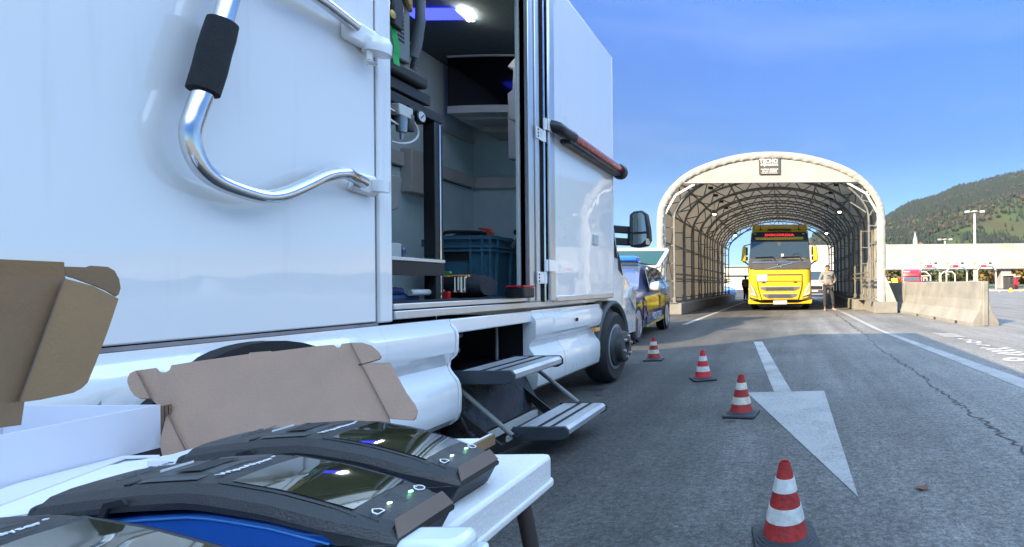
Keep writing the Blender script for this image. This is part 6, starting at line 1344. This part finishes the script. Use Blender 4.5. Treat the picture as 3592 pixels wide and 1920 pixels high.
b.build('rust_stain', rs, ov)
# expansion joints
for px in (3136, 3228, 3320, 3414, 3512):
    x = onY(px, 900, YO).x; b = B(); b.box(x - .04, x + .04, YO - .262, YO - .252, zD, zB - .01); b.build('panel_joint', M['dgrey'], ov)
# toll portals with signs
def portal(pxl, pxr, Yp, ytop, ybase, lab, low=False):
    r_ = root('toll_portal', (onY((pxl + pxr) / 2, 1000, Yp).x, Yp, 0), lab, 'toll portal', 'white tubular portals over the toll lanes')
    xl2, xr2 = onY(pxl, 950, Yp).x, onY(pxr, 950, Yp).x; zt2 = onY(pxl, ytop, Yp).z; zs2 = zt2 - (xr2 - xl2) * .20; dx = (xr2 - xl2) * .22
    for nm, pts_ in (('post', [(xl2, 0), (xl2, zs2)]), ('post', [(xr2, 0), (xr2, zs2)]), ('slant_beam', [(xl2, zs2), (xl2 + dx, zt2)]), ('slant_beam', [(xr2, zs2), (xr2 - dx, zt2)]), ('top_beam', [(xl2 + dx, zt2), (xr2 - dx, zt2)])):
        b = B(); b.tube([(x, Yp, z) for x, z in pts_], .13, 8); b.build(nm, M['offw'], r_, smooth=True)
    b = B(); q = (xl2 + xr2) / 2; b.lathe([(.3, 0), (.28, .12), (.0, .16)], (q, Yp, zt2 - .55), 'Z', 10); b.build('lane_lamp', M['offw'], r_); return r_
portal(3221, 3296, 88, 940, 1000, 'leftmost of the three front white toll portals, right of the red lorry')
portal(3320, 3392, 88, 937, 1000, 'middle of the three front white toll portals')
portal(3428, 3493, 88, 935, 1000, 'rightmost of the three front white toll portals, left of the bridge pier')
portal(3185, 3264, 97, 954, 1000, 'rear white toll portal behind the red lorry cab')
portal(3300, 3350, 97, 954, 1000, 'rear narrow white toll portal behind the middle sign')
def sign(px0, px1, lab, red):
    Ys = 86; p = onY(px0, 907, Ys); q = onY(px1, 920, Ys)
    r_ = root('toll_sign', ((p.x + q.x) / 2, Ys, 0), lab, 'sign', 'white toll lane signs')
    zt2, zm, zb2, zb3 = onY(px0, 907, Ys).z, onY(px0, 918.5, Ys).z, onY(px0, 920.5, Ys).z, onY(px0, 928, Ys).z; x1 = onY(px1, 907, Ys).x; x2 = onY(px1 + 11, 907, Ys).x
    b = B(); b.box(p.x, x1, Ys, Ys + .15, zm, zt2); b.build('upper_board', M['white'], r_)
    b = B(); c = ((p.x + x1) / 2, (zt2 + zm) / 2); b.tube([(c[0] - .35 + .35 * math.cos(t), Ys - .02, c[1] + .05 + .16 * math.sin(t)) for t in [R(200 - 25 * k) for k in range(9)]], .035, 5); b.tube([(c[0] + .1 + .4 * math.cos(t), Ys - .02, c[1] - .05 + .14 * math.sin(t)) for t in [R(60 - 22 * k) for k in range(8)]], .025, 5); b.build('emblem', M['dgrey'], r_)
    b = B(); b.box(p.x + .1, x2, Ys, Ys + .15, zb3, zb2); b.build('lower_board', M['white'], r_)
    b = B(); b.box(p.x + .08, p.x + .42, Ys - .03, Ys - .005, zb3, zb2); f = b.build('yellow_field', M['liv_yel'], r_); text('lettering', 'T', .32, (p.x + .25, Ys - .035, (zb2 + zb3) / 2), FY, M['black'], f, .003)
    b = B(); b.box(p.x + .6, p.x + .85, Ys - .02, Ys - .005, zb3 + .06, zb2 - .06); b.build('blue_field', mat('pale_blue_field', (.25, .4, .65), .5, var=0), r_)
    b = B(); b.box(x1 - .75, x1 - .5, Ys - .02, Ys - .005, zb3 + .08, zb2 - .08); b.build('orange_field', M['redtxt'], r_); b = B(); b.box(x1 + .0, x2 - .02, Ys - .02, Ys - .005, zb3 + .0, zb2 - .02); b.build('grey_field', M['dgrey'], r_)
    if red: b = B(); b.box(p.x + 1.2, p.x + 2.1, Ys + .05, Ys + .1, zb3 - .45, zb3 - .12); b.build('red_display', rm, r_)
    b = B(); b.beam(((p.x + x1) / 2, Ys + .3, zb3), ((p.x + x1) / 2, 88, onY(px0, 938, 88).z), .12); b.build('bracket', M['offw'], r_)
sign(3226, 3277, 'left toll lane sign, nearest the tent, white boards with a yellow T', True)
sign(3318, 3370, 'middle toll lane sign, white boards with a yellow T', True)
sign(3417, 3468, 'right toll lane sign, white boards with a yellow T, below the tall mast', True)
# light masts
def mast(px, ytop, Ym, r0, lab):
    r_ = root('light_mast', (onY(px, 1000, Ym).x, Ym, 0), lab, 'light mast', 'tall floodlight masts'); x = r_.location.x; zt2 = onY(px, ytop, Ym).z
    b = B(); b.tube([(x, Ym, 0), (x, Ym, zt2)], [r0, r0 * .55], 12); b.build('pole', mat('pale_grey_mast', (.52, .54, .54), .5, metal=.2, var=.05), r_, smooth=True)
    w_ = r0 * 4.2; b = B(); b.lathe([(w_ * .5, 0), (w_ * .55, r0 * .4), (w_ * .3, r0 * .7)], (x, Ym, zt2), 'Z', 10); b.build('head_ring', M['offw'], r_)
    for s_ in (-1, 1, 0): b = B(); b.box(x + s_ * w_ - r0 * 1.2, x + s_ * w_ + r0 * 1.2, Ym - .4, Ym + .3, zt2 - r0 * .3, zt2 + r0 * .8); b.build('floodlight', M['offw'], r_, bevel=.05)
mast(3421, 745, 120, .42, 'tallest floodlight mast rising above the right toll sign')
mast(3316, 842, 150, .38, 'shorter floodlight mast above the middle toll sign')
mast(3267, 888, 190, .34, 'small distant floodlight mast left of the others, just above the overpass')
# low wall, booths and beacons on the right
b = B(); p = onY(3470, 1020, 60); b.box(p.x, p.x + 60, 62, 62.4, 0, onY(3500, 1017, 62).z); tag(b.build('low_wall', M['pale'], bevel=.03), 'long low white wall at the right edge below the bridge pier', 'wall')
for (px, py, lab, c) in ((3546, 1029, 'yellow bell shaped beacon on the asphalt by the low wall', (.75, .52, .01)), (3581, 1027, 'small orange beacon by the low wall at the right edge', (.70, .30, .05)), (3506, 1029, 'tiny orange marker by the low wall, left of the beacons', (.6, .3, .1))):
    p = onY(px, 1034, 58); b = B(); s_ = 1.0 if px == 3546 else .5; p = Vector((p.x, 58, 0)); zb_ = 0
    b.lathe([(.26 * s_, 0), (.26 * s_, .06), (.19 * s_, .12), (.15 * s_, .34 * s_), (.10 * s_, .42 * s_), (0, .45 * s_)], (p.x, 58, .0), 'Z', 14); tag(b.build('beacon', mat('beacon_plastic', c, .5, var=.05), smooth=True), lab, 'beacon')
def booth(px0, px1, Yb, ztop_, m, lab, nm='toll_booth', cat='booth'):
    x0_, x1_ = onY(px0, 1000, Yb).x, onY(px1, 1000, Yb).x; r_ = root(nm, ((x0_ + x1_) / 2, Yb, 0), lab, cat)
    b = B(); b.box(x0_, x1_, Yb, Yb + 2.2, 0, ztop_); b.build('cabin', m, r_, bevel=.05); b = B(); b.box(x0_ - .2, x1_ + .2, Yb - .3, Yb + 2.4, ztop_ + .01, ztop_ + .18); b.build('roof', M['offw'], r_, bevel=.03)
    b = B(); b.box(x0_ + .2, x1_ - .2, Yb - .02, Yb - .003, ztop_ * .45, ztop_ * .85); b.build('window', M['glass'], r_); return r_
booth(3540, 3556, 78, 2.1, M['dgrey'], 'dark toll booth right of the bridge pier')
booth(3562, 3572, 82, 1.9, rm, 'small red toll cabin right of the dark booth')
booth(3238, 3254, 92, 2.3, mat('cream_booth', (.6, .56, .48), .6, var=.04), 'cream toll booth right of the red lorry')
# grey car and equipment glimpsed under the overpass
far_car('parked_car', (onY(3286, 1000, 80).x, 80, 0), R(20), M['dgrey'], 'dark grey car beneath the overpass behind the left portal')
far_car('parked_car', (onY(3382, 1000, 92).x, 92, 0), R(-60), M['white'], 'pale car beneath the overpass behind the middle portal')
# steel bridge of the toll station seen through the tent, right of the lorry
tg_ = root('gantry_bridge', (4, 62, 0), 'white steel gantry bridge of the toll station seen through the tent on the right', 'gantry')
Yg = 62; gx0, gx1 = onY(2640, 930, Yg).x, onY(2960, 930, Yg).x; z1_, z2_, z3_ = onY(2850, 903, Yg).z, onY(2850, 929, Yg).z, onY(2850, 948, Yg).z
b = B(); b.box(gx0, gx1, Yg, Yg + 1, z3_, z2_); b.build('box_girder', M['offw'], tg_)
for x0_, za, x1_, zb_ in [(gx0, z1_, gx1, z1_)] + [(gx0 + k * .9, z2_, gx0 + k * .9 + .9 * (1 if k % 2 else 0), z1_) for k in range(int((gx1 - gx0) / .9))]:
    b = B(); b.beam((x0_, Yg + .1, za), (x1_, Yg + .1, zb_), .10); b.build('truss_bar', M['offw'], tg_)
for px in (2838, 2889, 2945): x = onY(px, 1000, Yg).x; b = B(); b.box(x - .12, x + .12, Yg, Yg + .3, 0, z3_); b.build('post', M['offw'], tg_)
b = B(); b.beam((onY(2858, 950, Yg).x, Yg, z3_), (onY(2884, 978, Yg).x, Yg, onY(2884, 978, Yg).z), .14); b.build('brace', M['offw'], tg_)
# low buildings seen on the left through the tent
def house(loc, w_, d_, h_, rh, wallm, roofm, lab, name='house', cat='house', win=True):
    r_ = root(name, loc, lab, cat); x, y, z = loc
    b = B(); b.box(x - w_ / 2, x + w_ / 2, y - d_ / 2, y + d_ / 2, z - 3, z + h_); b.build('wall', wallm, r_)
    b = B(); b.prism([(x - w_ / 2 - .8, z + h_), (x + w_ / 2 + .8, z + h_), (x, z + h_ + rh)] if rh else [(x - w_ / 2 - .2, z + h_), (x + w_ / 2 + .2, z + h_), (x + w_ / 2 + .2, z + h_ + .4), (x - w_ / 2 - .2, z + h_ + .4)], y - d_ / 2 - .6, y + d_ / 2 + .6, 'Y'); b.build('roof', roofm, r_)
    if win:
        n_ = max(2, int(w_ / 4))
        for k in range(n_):
            xx = x - w_ / 2 + w_ * (k + .5) / n_; b = B(); b.box(xx - .6, xx + .6, y - d_ / 2 - .06, y - d_ / 2 - .01, z + h_ * .45, z + h_ * .72); b.build('window', M['glass'], r_)
    return r_
rg_ = mat('grey_sheet_roof', (.30, .32, .34), .6, var=.06); rb_ = mat('brown_tile_roof', (.20, .11, .07), .9, var=.12); wl = mat('white_render_wall', (.62, .60, .55), .9, var=.04)
p = onY(2588, 985, 130); house((p.x, 130, 0), 11, 8, onY(2588, 968, 130).z, 0, wl, rg_, 'flat roofed pale building far beyond the tent on the left', 'flat_building', 'building')
p = onY(2586, 940, 200); house((p.x, 200, 0), 9, 9, onY(2586, 938, 200).z, 0, mat('pale_green_silo', (.42, .47, .44), .8, var=.05), rg_, 'tall pale grey tower building above the flat building', 'tower_building', 'building', False)
# village on the lower slope
def vil(px, py, Yv, w_, h_, roofm, lab, **k):
    p = onY(px, py, Yv); return house((p.x, Yv, p.z - h_), w_, 9, h_, h_ * .55, wl, roofm, lab, **k)
vil(3365, 882, 640, 17, 6, rb_, 'white chalet with brown roof on the slope above the middle toll sign')
vil(3441, 884, 640, 18, 5, rb_, 'white chalet with wide brown roof, right of the tallest mast')
vil(3185, 882, 640, 9, 4, rg_, 'small white house low on the slope beside the tent')
vil(3272, 886, 640, 11, 5, rb_, 'white house on the meadow above the left toll sign')
vil(3247, 864, 760, 12, 5, rg_, 'yellowish farmhouse on the meadow right of the church')
p = onY(3210, 866, 700); ch = root('church', (p.x, 700, p.z - 8), 'small white church with a thin pointed steeple on the hillside', 'church')
z_ = p.z; b = B(); b.box(p.x - 2.4, p.x + 2.4, 698, 702, z_ - 10, z_ + 8); b.build('tower', wl, ch); b = B(); b.loft([[Vector((p.x + sx * k, 700 + sy * k, z)) for sx, sy in ((-1, -1), (1, -1), (1, 1), (-1, 1))] for k, z in ((2.5, z_ + 8.01), (.1, z_ + 21))]); b.build('steeple', rg_, ch)
b = B(); b.box(p.x + 2.5, p.x + 12, 697, 704, z_ - 10, z_ + 2); b.build('nave', wl, ch); b = B(); b.prism([(p.x + 2.45, z_ + 2), (p.x + 12.2, z_ + 2), (p.x + 12.2, z_ + 2.3), (p.x + 7.3, z_ + 6), (p.x + 2.45, z_ + 2.3)], 696.8, 704.2, 'Y'); b.build('roof', rb_, ch)
# autumn thicket behind the overpass, at leaf-clump scale
def thicket(name, x0, x1, y0, y1, n, hmin, hmax, seed, mats, label):
    rnd = random.Random(seed); vs = []; fs = []; mi = []
    for _ in range(n):
        cx_, cy_ = rnd.uniform(x0, x1), rnd.uniform(y0, y1); h = rnd.uniform(hmin, hmax); m_ = rnd.choice((0, 0, 1, 1, 2, 3))
        for k in range(130):
            a = rnd.random() * 6.283; e = rnd.random() ** .5; zz = h * (.12 + .88 * rnd.random()); rr = h * .33 * e * (1.15 - abs(zz / h - .55) * 1.3); s_ = h * rnd.uniform(.03, .07)
            c = Vector((cx_ + rr * math.cos(a), cy_ + rr * math.sin(a), zz)); b0 = len(vs)
            u = Vector((rnd.gauss(0, 1), rnd.gauss(0, 1), rnd.gauss(0, 1))).normalized() * s_; v = u.cross(Vector((rnd.gauss(0, 1), rnd.gauss(0, 1), rnd.gauss(0, 1)))).normalized() * s_
            vs += [c - u - v * .6, c + u * .8 - v, c + u + v * .7, c - u * .7 + v]; fs.append((b0, b0 + 1, b0 + 2, b0 + 3)); mi.append(m_ if rnd.random() < .8 else rnd.randrange(4))
    me = bpy.data.meshes.new(name); me.from_pydata([tuple(v) for v in vs], [], fs)
    for m in mats: me.materials.append(m)
    me.polygons.foreach_set('material_index', mi); o = bpy.data.objects.new(name, me); C.objects.link(o); return tag(o, label, 'thicket', None, 'stuff')
tm = [mat('olive_leaves', (.075, .085, .022), .8, var=.2, scale=.5), mat('yellow_leaves', (.20, .14, .03), .8, var=.2, scale=.5), mat('orange_leaves', (.17, .085, .03), .8, var=.2, scale=.5), mat('dark_green_leaves', (.035, .055, .018), .8, var=.2, scale=.5)]
thicket('thicket', 14, 130, 135, 165, 190, 5, 9.5, 4, tm, 'autumn green and yellow thicket seen beneath and behind the overpass')
thicket('thicket', 30, 330, 330, 520, 240, 9, 17, 5, tm, 'row of mixed autumn trees between the overpass and the mountain')
# ================================================================ air
hm_ = bpy.data.materials.new('hazy_air'); hm_.use_nodes = True; hn = hm_.node_tree.nodes; hn.clear()
ho = hn.new('ShaderNodeOutputMaterial'); pv = hn.new('ShaderNodeVolumePrincipled'); pv.inputs['Color'].default_value = (.72, .86, 1, 1); pv.inputs['Density'].default_value = .00004; pv.inputs['Anisotropy'].default_value = .2
hm_.node_tree.links.new(pv.outputs[0], ho.inputs['Volume'])
b = B(); b.box(-6000, 6000, -400, 6500, -2, 900); tag(b.build('haze', hm_), None, None, None, 'stuff')
